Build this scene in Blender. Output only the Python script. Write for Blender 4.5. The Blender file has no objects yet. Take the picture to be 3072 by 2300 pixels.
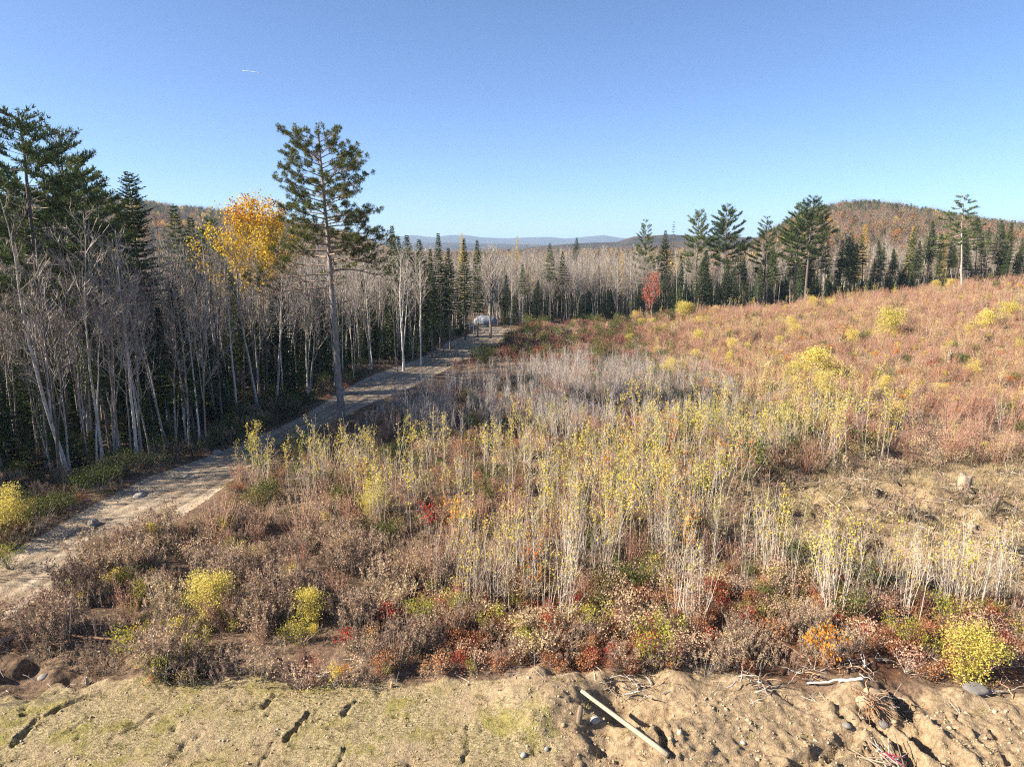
import bpy, math
import numpy as np
from mathutils import Vector, Euler
R = math.radians
rng = np.random.default_rng(7)
SC = bpy.context.scene
COL = SC.collection

# ------------------------------------------------------------------ camera, sky, sun, exposure
F, PITCH, CAMH = 2132.0, 10.9, 13.0          # focal length in photo pixels, downward pitch, height
cd = bpy.data.cameras.new('camera'); cam = bpy.data.objects.new('camera', cd); COL.objects.link(cam)
cam.location = (0, 0, CAMH); cam.rotation_euler = (R(90-PITCH), 0, 0)
cd.sensor_fit = 'HORIZONTAL'; cd.sensor_width = 36; cd.lens = 36*F/3072; cd.clip_start = .1; cd.clip_end = 30000
SC.camera = cam
SUN_EL, SUN_AZ = 33.0, -101.0                 # azimuth clockwise from +Y (the view direction)
w = bpy.data.worlds.new('World'); SC.world = w; w.use_nodes = True
wn = w.node_tree; bg = wn.nodes['Background']
sk = wn.nodes.new('ShaderNodeTexSky'); sk.sky_type = 'NISHITA'; sk.sun_disc = False
sk.sun_elevation = R(SUN_EL); sk.sun_rotation = R(SUN_AZ); sk.air_density = .6; sk.dust_density = .8; sk.ozone_density = 5.0; sk.altitude = 300
wn.links.new(sk.outputs[0], bg.inputs[0]); bg.inputs[1].default_value = .074
sd = bpy.data.lights.new('sun', 'SUN'); sun = bpy.data.objects.new('sun', sd); COL.objects.link(sun)
sd.energy = 5.0; sd.angle = R(.5); sd.color = (1, .88, .72)
sdir = Vector((math.sin(R(SUN_AZ))*math.cos(R(SUN_EL)), math.cos(R(SUN_AZ))*math.cos(R(SUN_EL)), math.sin(R(SUN_EL))))
sun.rotation_euler = sdir.to_track_quat('Z', 'Y').to_euler()
SC.view_settings.view_transform = 'Standard'; SC.view_settings.look = 'None'
SC.view_settings.exposure = 1.6; SC.view_settings.gamma = 1; SC.view_settings.use_curve_mapping = False
cy = SC.cycles
cy.max_bounces = 5; cy.diffuse_bounces = 3; cy.transmission_bounces = 3; cy.transparent_max_bounces = 4; cy.glossy_bounces = 1; cy.volume_bounces = 0
cy.use_adaptive_sampling = True; cy.use_denoising = False; cy.pixel_filter_type = 'BLACKMAN_HARRIS'; cy.filter_width = 1.15

# ------------------------------------------------------------------ noise, terrain
def hsh(ix, iy, s):
    n = (ix.astype(np.int64)*374761393 + iy.astype(np.int64)*668265263 + s*982451653) & 0x7fffffff
    n = ((n ^ (n >> 13))*1274126177) & 0x7fffffff
    return ((n ^ (n >> 16)) & 0xffff)/65535.0
def vn(x, y, s=0):
    x = np.asarray(x, float); y = np.asarray(y, float)
    ix = np.floor(x); iy = np.floor(y); fx = x-ix; fy = y-iy
    fx = fx*fx*(3-2*fx); fy = fy*fy*(3-2*fy)
    a = hsh(ix, iy, s); b = hsh(ix+1, iy, s); c = hsh(ix, iy+1, s); d = hsh(ix+1, iy+1, s)
    return (a*(1-fx)+b*fx)*(1-fy)+(c*(1-fx)+d*fx)*fy
def fbm(x, y, o=4, s=0):
    t = 0; a = .5
    for k in range(o):
        t = t+a*(vn(x*2**k+17.3*k, y*2**k+5.1*k, s+k)-.5); a *= .5
    return t*2
def S(t):
    t = np.clip(t, 0, 1); return t*t*(3-2*t)
def base_h(x, y):
    x = np.asarray(x, float); y = np.asarray(y, float)
    crest = 122+.02*x
    hill = 7.3*S((y-42)/(crest-42))*S((x-13)/88)
    hill = hill*(1-.75*S((y-crest-2)/26))
    und = .55*fbm(x/14, y/14, 2, 40)*S((y-30)/20)
    far = -1.0*S((-x-14)/25)*S((y-30)/30)
    return hill+und+far
CP, SP = math.cos(R(PITCH)), math.sin(R(PITCH))
def ray(px, py):
    u = (px-1536)/F; v = (1150-py)/F
    return np.array((u, CP+v*SP, -SP+v*CP))
def G(px, py):
    d = ray(px, py); z = 0.0
    for _ in range(12):
        t = (z-CAMH)/d[2]; z = float(base_h(d[0]*t, d[1]*t))*.6+z*.4
    return np.array((d[0]*t, d[1]*t))
def GP(l): return np.array([G(*p) for p in l])
def top_at(px, py, dist):                      # world x and z of a ray at depth y = dist
    d = ray(px, py); t = dist/d[1]
    return d[0]*t, CAMH+d[2]*t
def sdf(x, y, poly):                           # signed distance to polygon, negative inside
    x = np.asarray(x, float); y = np.asarray(y, float)
    dm = np.full(x.shape, 1e18); ins = np.zeros(x.shape, bool); n = len(poly)
    for i in range(n):
        ax, ay = poly[i]; bx, by = poly[(i+1) % n]
        ex, ey = bx-ax, by-ay; L = ex*ex+ey*ey+1e-9
        t = np.clip(((x-ax)*ex+(y-ay)*ey)/L, 0, 1)
        dm = np.minimum(dm, (x-ax-t*ex)**2+(y-ay-t*ey)**2)
        c = ((ay > y) != (by > y)); xi = ax+(y-ay)/(by-ay+1e-12)*ex
        ins ^= c & (x < xi)
    return np.where(ins, -1, 1)*np.sqrt(dm)
def seg_d(x, y, a, b):
    ex, ey = b[0]-a[0], b[1]-a[1]; L = ex*ex+ey*ey
    t = np.clip(((x-a[0])*ex+(y-a[1])*ey)/L, 0, 1)
    return np.hypot(x-a[0]-t*ex, y-a[1]-t*ey), t

RL = GP([(-500,1880),(0,1670),(160,1580),(300,1500),(450,1425),(600,1375),(760,1310),(880,1260),(960,1215),(1080,1140),(1200,1095),(1330,1035),(1410,1000),(1440,975)])
RR = GP([(-500,2200),(0,1850),(160,1760),(330,1650),(500,1570),(620,1490),(740,1400),(840,1320),(1000,1260),(1090,1215),(1230,1160),(1370,1085),(1500,1030),(1550,985)])
ROAD = np.vstack([RL, RR[::-1]])
ROADC = (RL+RR)/2
MOWN = GP([(-500,2075),(0,2060),(300,2040),(700,2030),(1000,2055),(1300,2040),(1560,2045),(1800,2080),(2100,2060),(2300,2110),(2500,2150),(2700,2150),(2900,2120),(3072,2140),(3500,2150),(3700,2900),(-900,2900)])
CLEAR = GP([(2150,1440),(2350,1410),(2700,1450),(2900,1400),(3400,1400),(3500,1800),(2950,1780),(2700,1690),(2400,1640),(2180,1570)])
FOR_E = GP([(-900,1640),(-500,1580),(-200,1500),(60,1445),(180,1445),(400,1400),(600,1352),(680,1290),(760,1238),(925,1192),(1065,1122),(1265,1085),(1400,1032),(1478,1000)])
SHADE_D = None

# bumps: (px,py, radius, height) in metres, placed on the ground under that part of the photo
BUMPS = [(1650,2085,1.25,.42),(1560,2120,.9,.15),(1830,2110,.75,-.38),(1900,2130,.85,-.42),(1990,2140,.5,-.28),(1800,2200,.5,-.3),(2060,2215,.9,.22),(1930,2225,.55,.2),(1620,2180,.6,.12),
 (2440,2030,1.2,.25),(2560,2100,.7,.35),(2600,1985,.7,.4),(2230,2075,1.,.2),(2050,2060,.7,.22),(2700,2080,.6,-.35),(2640,2150,.5,-.25),(2350,1980,.9,-.35),(1850,2290,.7,-.3),
 (90,2010,1.3,-.55),(40,1960,.9,-.3),(290,1990,1.,-.5),(170,1990,.45,.3),(230,2060,.35,.1),(600,1990,.9,-.35),(950,2010,.8,-.3),(1250,2030,.6,-.2),(420,1935,1.4,.25),(780,1985,.5,.2),
 (2330,1440,.9,-.8),(2420,1490,.7,-.5),(2700,1490,1.1,-.8),(2770,1515,.9,-.7),(2870,1545,1.,-.8),(2500,1545,.9,-.5),(2420,1565,.9,-.6),(2620,1640,1.3,-.8),(2680,1690,1.,-.6),(2880,1740,1.3,-.7),
 (2560,1500,.7,-.5),(2250,1480,.8,.3),(2960,1590,.8,-.4),(2860,1600,1.1,-.4),(2740,1560,.8,.35),(2450,1530,.7,.3),(2560,1580,.8,.3),(2980,1660,1.,.3),(2800,1480,.8,.35),(2850,1660,1.,.35),
 (2720,1370,1.,-.5),(2760,1230,2.2,-.7),(2650,1220,2.,-.7),(2540,1160,2.,-.7),(2960,1180,2.5,-.5),(2280,1220,2.,-.6),(500,1700,1.5,.3),(900,1720,1.5,.3),(560,1760,.8,-.6),(900,1650,1.,-.5),(1180,1790,.9,-.6)]
BW = [(G(a, b), r, h) for a, b, r, h in BUMPS]
GROOVES = [((270,2085),(150,2140),.16,-.16),((120,2150),(40,2230),.15,-.14),((300,2130),(190,2200),.1,-.07),((925,2130),(865,2215),.13,-.2),((820,2080),(790,2120),.14,-.12),((1070,2098),(1030,2145),.13,-.14),((820,2220),(780,2298),.12,-.1),((1030,2240),(1010,2300),.12,-.12),
 ((1400,2200),(1390,2290),.1,-.08),((600,2200),(500,2290),.1,-.06),((480,2120),(370,2200),.1,-.06),
 ((2560,2215),(2400,2310),.25,-.28),((2620,2165),(2760,2310),.17,-.28),((2690,2170),(2790,2260),.3,-.26),((2680,2080),(2760,2200),.28,-.4),((2740,2190),(2900,2320),.36,-.36),((2480,2110),(2600,2200),.1,-.13),((2330,2090),(2520,2150),.1,-.09),((2970,2180),(3040,2290),.12,-.1),((2850,2140),(2960,2260),.1,.1),  # wide furrows shape the root pile's cast shadows into the soil
 ((1975,2200),(2010,2275),.12,-.3),((2220,2230),(2420,2290),.1,-.06),((2050,2290),(2200,2260),.1,-.06)]  # first groove: the pole's cast shadow, cut into the ground as shape
for k in range(9):                              # dozer cleat prints by the little brush pile
    GROOVES.append(((2560+k*22, 2228+k*5), (2585+k*22, 2262+k*5), .045, -.1))
GW = [(G(*a), G(*b), r*(.55 if a[0] < 1500 else 1), h*(.8 if a[0] < 1500 else 1)) for a, b, r, h in GROOVES]
RUTS = []
for off in (-.55, -.2, .25, .7): RUTS.append(ROADC+(RR-RL)*off*.42)

def surf_h(x, y):
    x = np.asarray(x, float); y = np.asarray(y, float)
    h = base_h(x, y)
    near = (y < 60)
    md = sdf(x, y, MOWN); rd = sdf(x, y, ROAD)
    rough = S((md+.3)/1.2)*S((rd-.2)/1.5)
    h = h+rough*(.30*fbm(x/1.7, y/1.7, 3, 3)+.14*fbm(x/.45, y/.45, 2, 5))
    mow = (1-S((md+.5)/1.0))
    h = h+mow*((.05+.08*S((x-.5)/2))*fbm(x/1.8, y/1.8, 3, 9)+(.045+.06*S((x-.5)/2))*fbm(x/.2, y/.2, 2, 11)-.10*S(fbm(x/.3, y/.5, 2, 71)*3.2-1.1)+.09*S((x-.3)/1.5)*np.maximum(0, fbm(x/.14, y/.14, 2, 72))+.10*S((x-.3)/1.5)*np.maximum(0, fbm(x/.5, y/.4, 2, 73)-.1))
    h = h+.13*np.exp(-((md-.35)/.5)**2)*(y < 40)*(.4+2.2*fbm(x/.7, y/.7, 3, 21))   # bulldozed bank between soil and brush
    h = h-.22*(1-S((rd+.4)/.9))*(1+0*x)+.05*(1-S((rd+.2)/.5))*fbm(x/.5, y/.5, 3, 33)
    cm = (1-S((sdf(x, y, CLEAR)+.5)/2))
    h = h+cm*(.30*fbm(x/1.3, y/.8, 2, 55)+.45*np.maximum(0, .12-np.abs(fbm(x/1.1, y/.7, 2, 56)))*2.2-.5*S(fbm(x/.9, y/.7, 2, 57)*4-1.3))
    for (c, r, a) in BW:
        m = (abs(x-c[0]) < 2.2*r) & (abs(y-c[1]) < 2.2*r)
        if m.any():
            d = np.hypot(x[m]-c[0], y[m]-c[1])/r*(1+.5*fbm(x[m]/.6, y[m]/.6, 2, 8))
            h[m] += a*np.exp(-d**4 if a < 0 else -d**2)
    for (a, b, r, k) in GW:
        m = (y < 30)
        xm = x[m]+.12*fbm(x[m]/.5, y[m]/.5, 2, 14); ym = y[m]
        d, t = seg_d(xm+.10*fbm(x[m]/.15, y[m]/.15, 2, 15), ym+.2*fbm(x[m]/.4, y[m]/.4, 2, 16), a, b)
        h[m] += k*(.55+1.0*fbm(x[m]/.35, y[m]/.35, 2, 17)+.45)*np.exp(-(d/r)**3)-.35*k*np.exp(-((d-1.5*r)/(.5*r))**2)
    for rp in RUTS:
        dm = np.full(x.shape, 9.); xw = x+.25*fbm(x/3, y/3, 2, 77)
        for i in range(1, 9):
            m = y < 62
            d, t = seg_d(xw[m], y[m], rp[i-1], rp[i]); dm[m] = np.minimum(dm[m], d)
        h = h-(.045+.05*fbm(x/2, y/2, 2, 78))*np.exp(-(dm/.13)**2)+.015*np.exp(-((dm-.3)/.12)**2)
    return h

def GS(px, py, dz=0.0):                         # where the ray of a photo pixel meets the real bumpy ground (+dz)
    d = ray(px, py); t = np.linspace(14, 150, 1400)/d[1]; zz = CAMH+d[2]*t
    k = np.argmax(zz < surf_h(d[0]*t, d[1]*t)+dz); return np.array((d[0]*t[k], d[1]*t[k]))

# ------------------------------------------------------------------ materials
def new_mat(name):
    m = bpy.data.materials.new(name); m.use_nodes = True; nt = m.node_tree; nt.nodes.clear()
    return m, nt, nt.nodes.new('ShaderNodeOutputMaterial')
def ramp(nt, fac, cols):
    r = nt.nodes.new('ShaderNodeValToRGB'); e = r.color_ramp.elements
    while len(e) < len(cols): e.new(.5)
    for i, (p, c) in enumerate(cols): e[i].position = p; e[i].color = (*c, 1)
    nt.links.new(fac, r.inputs[0]); return r.outputs[0]
def math_n(nt, op, a, b=None):
    n = nt.nodes.new('ShaderNodeMath'); n.operation = op
    for i, v in enumerate((a, b)):
        if v is None: continue
        if isinstance(v, (int, float)): n.inputs[i].default_value = v
        else: nt.links.new(v, n.inputs[i])
    return n.outputs[0]
def noise(nt, scale, detail=3, vec=None, rough=.6):
    n = nt.nodes.new('ShaderNodeTexNoise'); n.inputs['Scale'].default_value = scale; n.inputs['Detail'].default_value = detail; n.inputs['Roughness'].default_value = rough
    if vec is not None: nt.links.new(vec, n.inputs['Vector'])
    return n.outputs[0]
def leaf_mat(name, cols, trans=.35, world=0):
    m, nt, out = new_mat(name)
    g = nt.nodes.new('ShaderNodeNewGeometry'); oi = nt.nodes.new('ShaderNodeObjectInfo')
    f = math_n(nt, 'ADD', math_n(nt, 'MULTIPLY', g.outputs['Random Per Island'], .55), math_n(nt, 'MULTIPLY', oi.outputs['Random'], .45))
    if world:                                   # drifts of colour across the ground the plants grow on
        f = math_n(nt, 'ADD', math_n(nt, 'MULTIPLY', f, .55), math_n(nt, 'SUBTRACT', math_n(nt, 'MULTIPLY', noise(nt, world, 2, oi.outputs['Location']), 1.6), .52))
    n = len(cols)
    c = ramp(nt, f, [((i+.15)/(n-.7), q) for i, q in enumerate(cols)])
    d = nt.nodes.new('ShaderNodeBsdfDiffuse'); nt.links.new(c, d.inputs[0])
    if trans:
        t = nt.nodes.new('ShaderNodeBsdfTranslucent'); nt.links.new(c, t.inputs[0])
        mx = nt.nodes.new('ShaderNodeMixShader'); mx.inputs[0].default_value = trans
        nt.links.new(d.outputs[0], mx.inputs[1]); nt.links.new(t.outputs[0], mx.inputs[2]); nt.links.new(mx.outputs[0], out.inputs[0])
    else: nt.links.new(d.outputs[0], out.inputs[0])
    return m
def bark_mat(name, c1, c2, scale=(3, 3, 9), spots=None, bump=.3):
    m, nt, out = new_mat(name)
    tc = nt.nodes.new('ShaderNodeTexCoord'); mp = nt.nodes.new('ShaderNodeMapping'); mp.inputs['Scale'].default_value = scale
    nt.links.new(tc.outputs['Object'], mp.inputs[0]); oi = nt.nodes.new('ShaderNodeObjectInfo')
    nf = noise(nt, 1.0, 4, mp.outputs[0], .7)
    f = math_n(nt, 'ADD', math_n(nt, 'MULTIPLY', math_n(nt, 'SUBTRACT', nf, .5), 2.0), oi.outputs['Random'])
    cols = [(0.15, c1), (.85, c2)]
    c = ramp(nt, f, cols)
    if spots:
        mp2 = nt.nodes.new('ShaderNodeMapping'); mp2.inputs['Scale'].default_value = (2.5, 2.5, 1.6); nt.links.new(tc.outputs['Object'], mp2.inputs[0])
        s = ramp(nt, noise(nt, 1.7, 3, mp2.outputs[0]), [(.60, (0, 0, 0)), (.68, (.8, .8, .8))])
        mx = nt.nodes.new('ShaderNodeMix'); mx.data_type = 'RGBA'; nt.links.new(s, mx.inputs[0]); nt.links.new(c, mx.inputs[6]); mx.inputs[7].default_value = (*spots, 1); c = mx.outputs[2]
    b = nt.nodes.new('ShaderNodeBsdfPrincipled'); nt.links.new(c, b.inputs['Base Color']); b.inputs['Roughness'].default_value = .9; b.inputs['Specular IOR Level'].default_value = .15
    if bump:
        bp = nt.nodes.new('ShaderNodeBump'); bp.inputs['Strength'].default_value = bump; bp.inputs['Distance'].default_value = .03; nt.links.new(nf, bp.inputs['Height']); nt.links.new(bp.outputs[0], b.inputs['Normal'])
    nt.links.new(b.outputs[0], out.inputs[0]); return m

M = {}
M['bark_grey'] = bark_mat('grey_bark', (.20,.175,.15), (.50,.46,.41), (6,6,3), (.09,.08,.07))
M['bark_white'] = bark_mat('white_birch_bark', (.45,.42,.38), (.68,.65,.60), (6,6,3), (.08,.07,.06))
M['bark_dark'] = bark_mat('dark_conifer_bark', (.09,.075,.065), (.24,.20,.17), (8,8,3))
M['bark_pine'] = bark_mat('red_pine_bark', (.19,.16,.14), (.42,.38,.35), (7,7,2.5), (.12,.09,.08), .6)
M['limb'] = bark_mat('dark_pine_limbs', (.13,.095,.075), (.28,.21,.17), (5,5,5), None, 0)
M['mixlow'] = leaf_mat('mixed_low_leaves', [(.05,.045,.02),(.16,.12,.06),(.30,.22,.12),(.22,.20,.06),(.36,.18,.08)], .25, .4)
M['twig'] = leaf_mat('bare_twigs', [(.17,.145,.125),(.32,.28,.24),(.52,.47,.41)], 0)
M['twig_red'] = leaf_mat('reddish_shoots', [(.20,.10,.07),(.38,.22,.155),(.50,.34,.24)], 0)
M['stem'] = leaf_mat('pale_sapling_bark', [(.25,.20,.16),(.44,.38,.31),(.62,.56,.48)], 0)
M['stem_grey'] = leaf_mat('grey_sapling_bark', [(.20,.17,.15),(.38,.34,.31),(.52,.48,.44)], 0)
M['needle'] = leaf_mat('spruce_needles', [(.025,.042,.016),(.055,.085,.028),(.11,.14,.04)], .12)
M['needle_pine'] = leaf_mat('white_pine_needles', [(.05,.075,.03),(.105,.14,.05),(.20,.23,.08)], .15)
M['needle_red'] = leaf_mat('red_pine_needles', [(.02,.035,.013),(.06,.085,.025),(.13,.15,.04),(.15,.125,.045)], .12)
M['gold'] = leaf_mat('gold_leaves', [(.52,.34,.03),(.70,.50,.06),(.75,.60,.12)], .4)
M['orange'] = leaf_mat('orange_leaves', [(.42,.11,.015),(.58,.22,.03),(.62,.33,.05)], .4)
M['yel'] = leaf_mat('yellow_green_leaves', [(.24,.24,.04),(.56,.46,.07),(.72,.58,.12),(.60,.38,.10)], .4)
M['yel2'] = leaf_mat('pale_yellow_leaves', [(.30,.30,.06),(.60,.50,.12),(.72,.62,.20),(.55,.40,.14)], .4)
M['ygreen'] = leaf_mat('bright_yellow_green_leaves', [(.18,.21,.035),(.36,.34,.06),(.52,.43,.09)], .4)
M['green'] = leaf_mat('green_leaves', [(.045,.07,.02),(.10,.13,.035),(.22,.21,.07)], .3)
M['weed'] = leaf_mat('faded_weed_heads', [(.09,.06,.045),(.24,.165,.12),(.40,.29,.20),(.52,.42,.24)], .25, .35)
M['weed_low'] = leaf_mat('weed_lower_leaves', [(.03,.03,.015),(.075,.065,.03),(.15,.12,.06)], .2)
M['tan'] = leaf_mat('tan_brush', [(.20,.10,.075),(.42,.25,.185),(.56,.38,.27),(.60,.47,.24),(.28,.24,.10)], .3, .07)
M['pink'] = leaf_mat('pink_brown_brush', [(.18,.08,.06),(.40,.21,.15),(.56,.37,.26)], .3, .12)
M['rust'] = leaf_mat('rust_leaves', [(.11,.05,.035),(.26,.11,.06),(.42,.20,.10),(.42,.30,.15)], .3, .5)
M['red'] = leaf_mat('red_leaves', [(.22,.035,.03),(.42,.08,.05),(.52,.20,.08)], .35)
M['maroon'] = leaf_mat('maroon_leaves', [(.10,.03,.03),(.22,.07,.06),(.30,.13,.10)], .3)
M['straw'] = leaf_mat('straw', [(.22,.17,.09),(.40,.32,.18),(.52,.44,.27)], .25, .5)
M['strawg'] = leaf_mat('green_straw', [(.14,.14,.04),(.28,.26,.08),(.40,.34,.16)], .25, .5)
M['stone'] = bark_mat('stone', (.15,.14,.13), (.34,.32,.29), (4,4,4))
M['rock_blue'] = bark_mat('blue_grey_rock', (.16,.19,.22), (.34,.38,.42), (1.5,1.5,1.5))
M['wood'] = bark_mat('weathered_wood', (.17,.13,.09), (.36,.29,.21), (14,14,2))
M['wood_d'] = bark_mat('torn_rootwood', (.22,.13,.08), (.46,.28,.16), (6,6,6))
M['rootred'] = leaf_mat('torn_orange_roots', [(.16,.08,.04),(.32,.17,.09),(.42,.28,.17)], 0)
M['clodm'] = leaf_mat('soil_clods', [(.16,.11,.07),(.30,.215,.14),(.40,.31,.21),(.48,.43,.37)], 0)
M['tape'] = leaf_mat('pink_tape', [(.6,.05,.12),(.7,.12,.2)], .2)

def ground_mat():
    m, nt, out = new_mat('ground_earth'); L = nt.links
    geo = nt.nodes.new('ShaderNodeNewGeometry'); pos = geo.outputs['Position']
    z1 = nt.nodes.new('ShaderNodeAttribute'); z1.attribute_name = 'zone'
    sp = nt.nodes.new('ShaderNodeSeparateColor'); L.new(z1.outputs['Color'], sp.inputs[0])
    z2 = nt.nodes.new('ShaderNodeAttribute'); z2.attribute_name = 'zone2'
    sp2 = nt.nodes.new('ShaderNodeSeparateColor'); L.new(z2.outputs['Color'], sp2.inputs[0])
    n1 = noise(nt, .9, 5, pos, .65); n2 = noise(nt, 7, 5, pos, .7); n3 = noise(nt, 26, 4, pos, .75); nb = noise(nt, .25, 3, pos)
    mpv = nt.nodes.new('ShaderNodeMapping'); mpv.inputs['Scale'].default_value = (1, 2, 1); mpv.inputs['Rotation'].default_value = (0, 0, .25); L.new(pos, mpv.inputs[0])
    nst = noise(nt, 9, 4, mpv.outputs[0], .75)
    mix = lambda f, a, b: (lambda n: (L.new(f, n.inputs[0]), L.new(a, n.inputs[6]), L.new(b, n.inputs[7]), n.outputs[2])[3])(_mx(nt))
    litter = ramp(nt, n2, [(.3, (.07,.048,.032)), (.5, (.16,.11,.075)), (.7, (.27,.19,.12))])
    grass = ramp(nt, nst, [(.3, (.10,.08,.04)), (.45, (.24,.20,.10)), (.55, (.37,.30,.17)), (.68, (.50,.42,.28))])
    green = ramp(nt, n2, [(.3, (.13,.12,.035)), (.65, (.32,.28,.08))])
    gm = ramp(nt, n1, [(.52, (0,0,0)), (.58, (.75,.75,.75))])
    grass = mix(gm, grass, green)
    pit = ramp(nt, noise(nt, 14, 3, mpv.outputs[0], .7), [(.36, (.10,.075,.045)), (.44, (1,1,1))])  # small shaded pits painted into the straw colour as dark specks
    mm = _mx(nt); mm.blend_type = 'MULTIPLY'; mm.inputs[0].default_value = .75; L.new(grass, mm.inputs[6]); L.new(pit, mm.inputs[7]); grass = mm.outputs[2]
    tanp = ramp(nt, n2, [(.3, (.25,.18,.11)), (.7, (.44,.34,.23))])
    grass = mix(ramp(nt, nb, [(.42, (0,0,0)), (.62, (.8,.8,.8))]), grass, tanp)
    soil = ramp(nt, n2, [(.30, (.13,.09,.055)), (.42, (.27,.20,.125)), (.58, (.37,.285,.18)), (.72, (.46,.37,.25))])
    road = ramp(nt, n1, [(.3, (.34,.27,.19)), (.55, (.47,.39,.29)), (.75, (.56,.48,.37))])
    rd2 = ramp(nt, n3, [(.3, (.55,.55,.55)), (.7, (1.25,1.2,1.15))])
    mm = nt.nodes.new('ShaderNodeMix'); mm.data_type = 'RGBA'; mm.blend_type = 'MULTIPLY'; mm.inputs[0].default_value = .8; L.new(road, mm.inputs[6]); L.new(rd2, mm.inputs[7]); road = mm.outputs[2]
    mm = nt.nodes.new('ShaderNodeMix'); mm.data_type = 'RGBA'; mm.blend_type = 'MULTIPLY'; mm.inputs[0].default_value = .6; L.new(soil, mm.inputs[6]); L.new(rd2, mm.inputs[7]); soil = mm.outputs[2]
    rust = ramp(nt, n2, [(.3, (.05,.03,.02)), (.55, (.14,.07,.04)), (.75, (.24,.14,.08))])
    straw = ramp(nt, nst, [(.3, (.16,.11,.06)), (.5, (.26,.19,.11)), (.7, (.44,.35,.22))])
    def edge(v, k=.55): return math_n(nt, 'MINIMUM', math_n(nt, 'MAXIMUM', math_n(nt, 'ADD', math_n(nt, 'MULTIPLY', math_n(nt, 'SUBTRACT', v, .5), 3.0), math_n(nt, 'ADD', math_n(nt, 'MULTIPLY', math_n(nt, 'SUBTRACT', n2, .5), 2.2), .5)), 0), 1)
    c = mix(edge(sp2.outputs[0]), litter, rust)
    c = mix(edge(sp2.outputs[1]), c, straw)
    c = mix(edge(sp.outputs[1]), c, grass)
    c = mix(edge(sp.outputs[2]), c, soil)
    c = mix(edge(sp.outputs[0]), c, road)
    dk = _mx(nt); dk.blend_type = 'MULTIPLY'; L.new(sp2.outputs[2], dk.inputs[0]); L.new(c, dk.inputs[6]); dk.inputs[7].default_value = (.52, .50, .48, 1); c = dk.outputs[2]
    b = nt.nodes.new('ShaderNodeBsdfPrincipled'); b.inputs['Roughness'].default_value = .95; b.inputs['Specular IOR Level'].default_value = .1; L.new(c, b.inputs['Base Color'])
    bp = nt.nodes.new('ShaderNodeBump'); bp.inputs['Strength'].default_value = 1.0; bp.inputs['Distance'].default_value = .09
    hh = math_n(nt, 'ADD', n2, math_n(nt, 'MULTIPLY', n3, .5)); L.new(hh, bp.inputs['Height']); L.new(bp.outputs[0], b.inputs['Normal'])
    L.new(b.outputs[0], out.inputs[0]); return m
def _mx(nt):
    n = nt.nodes.new('ShaderNodeMix'); n.data_type = 'RGBA'; return n

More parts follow.
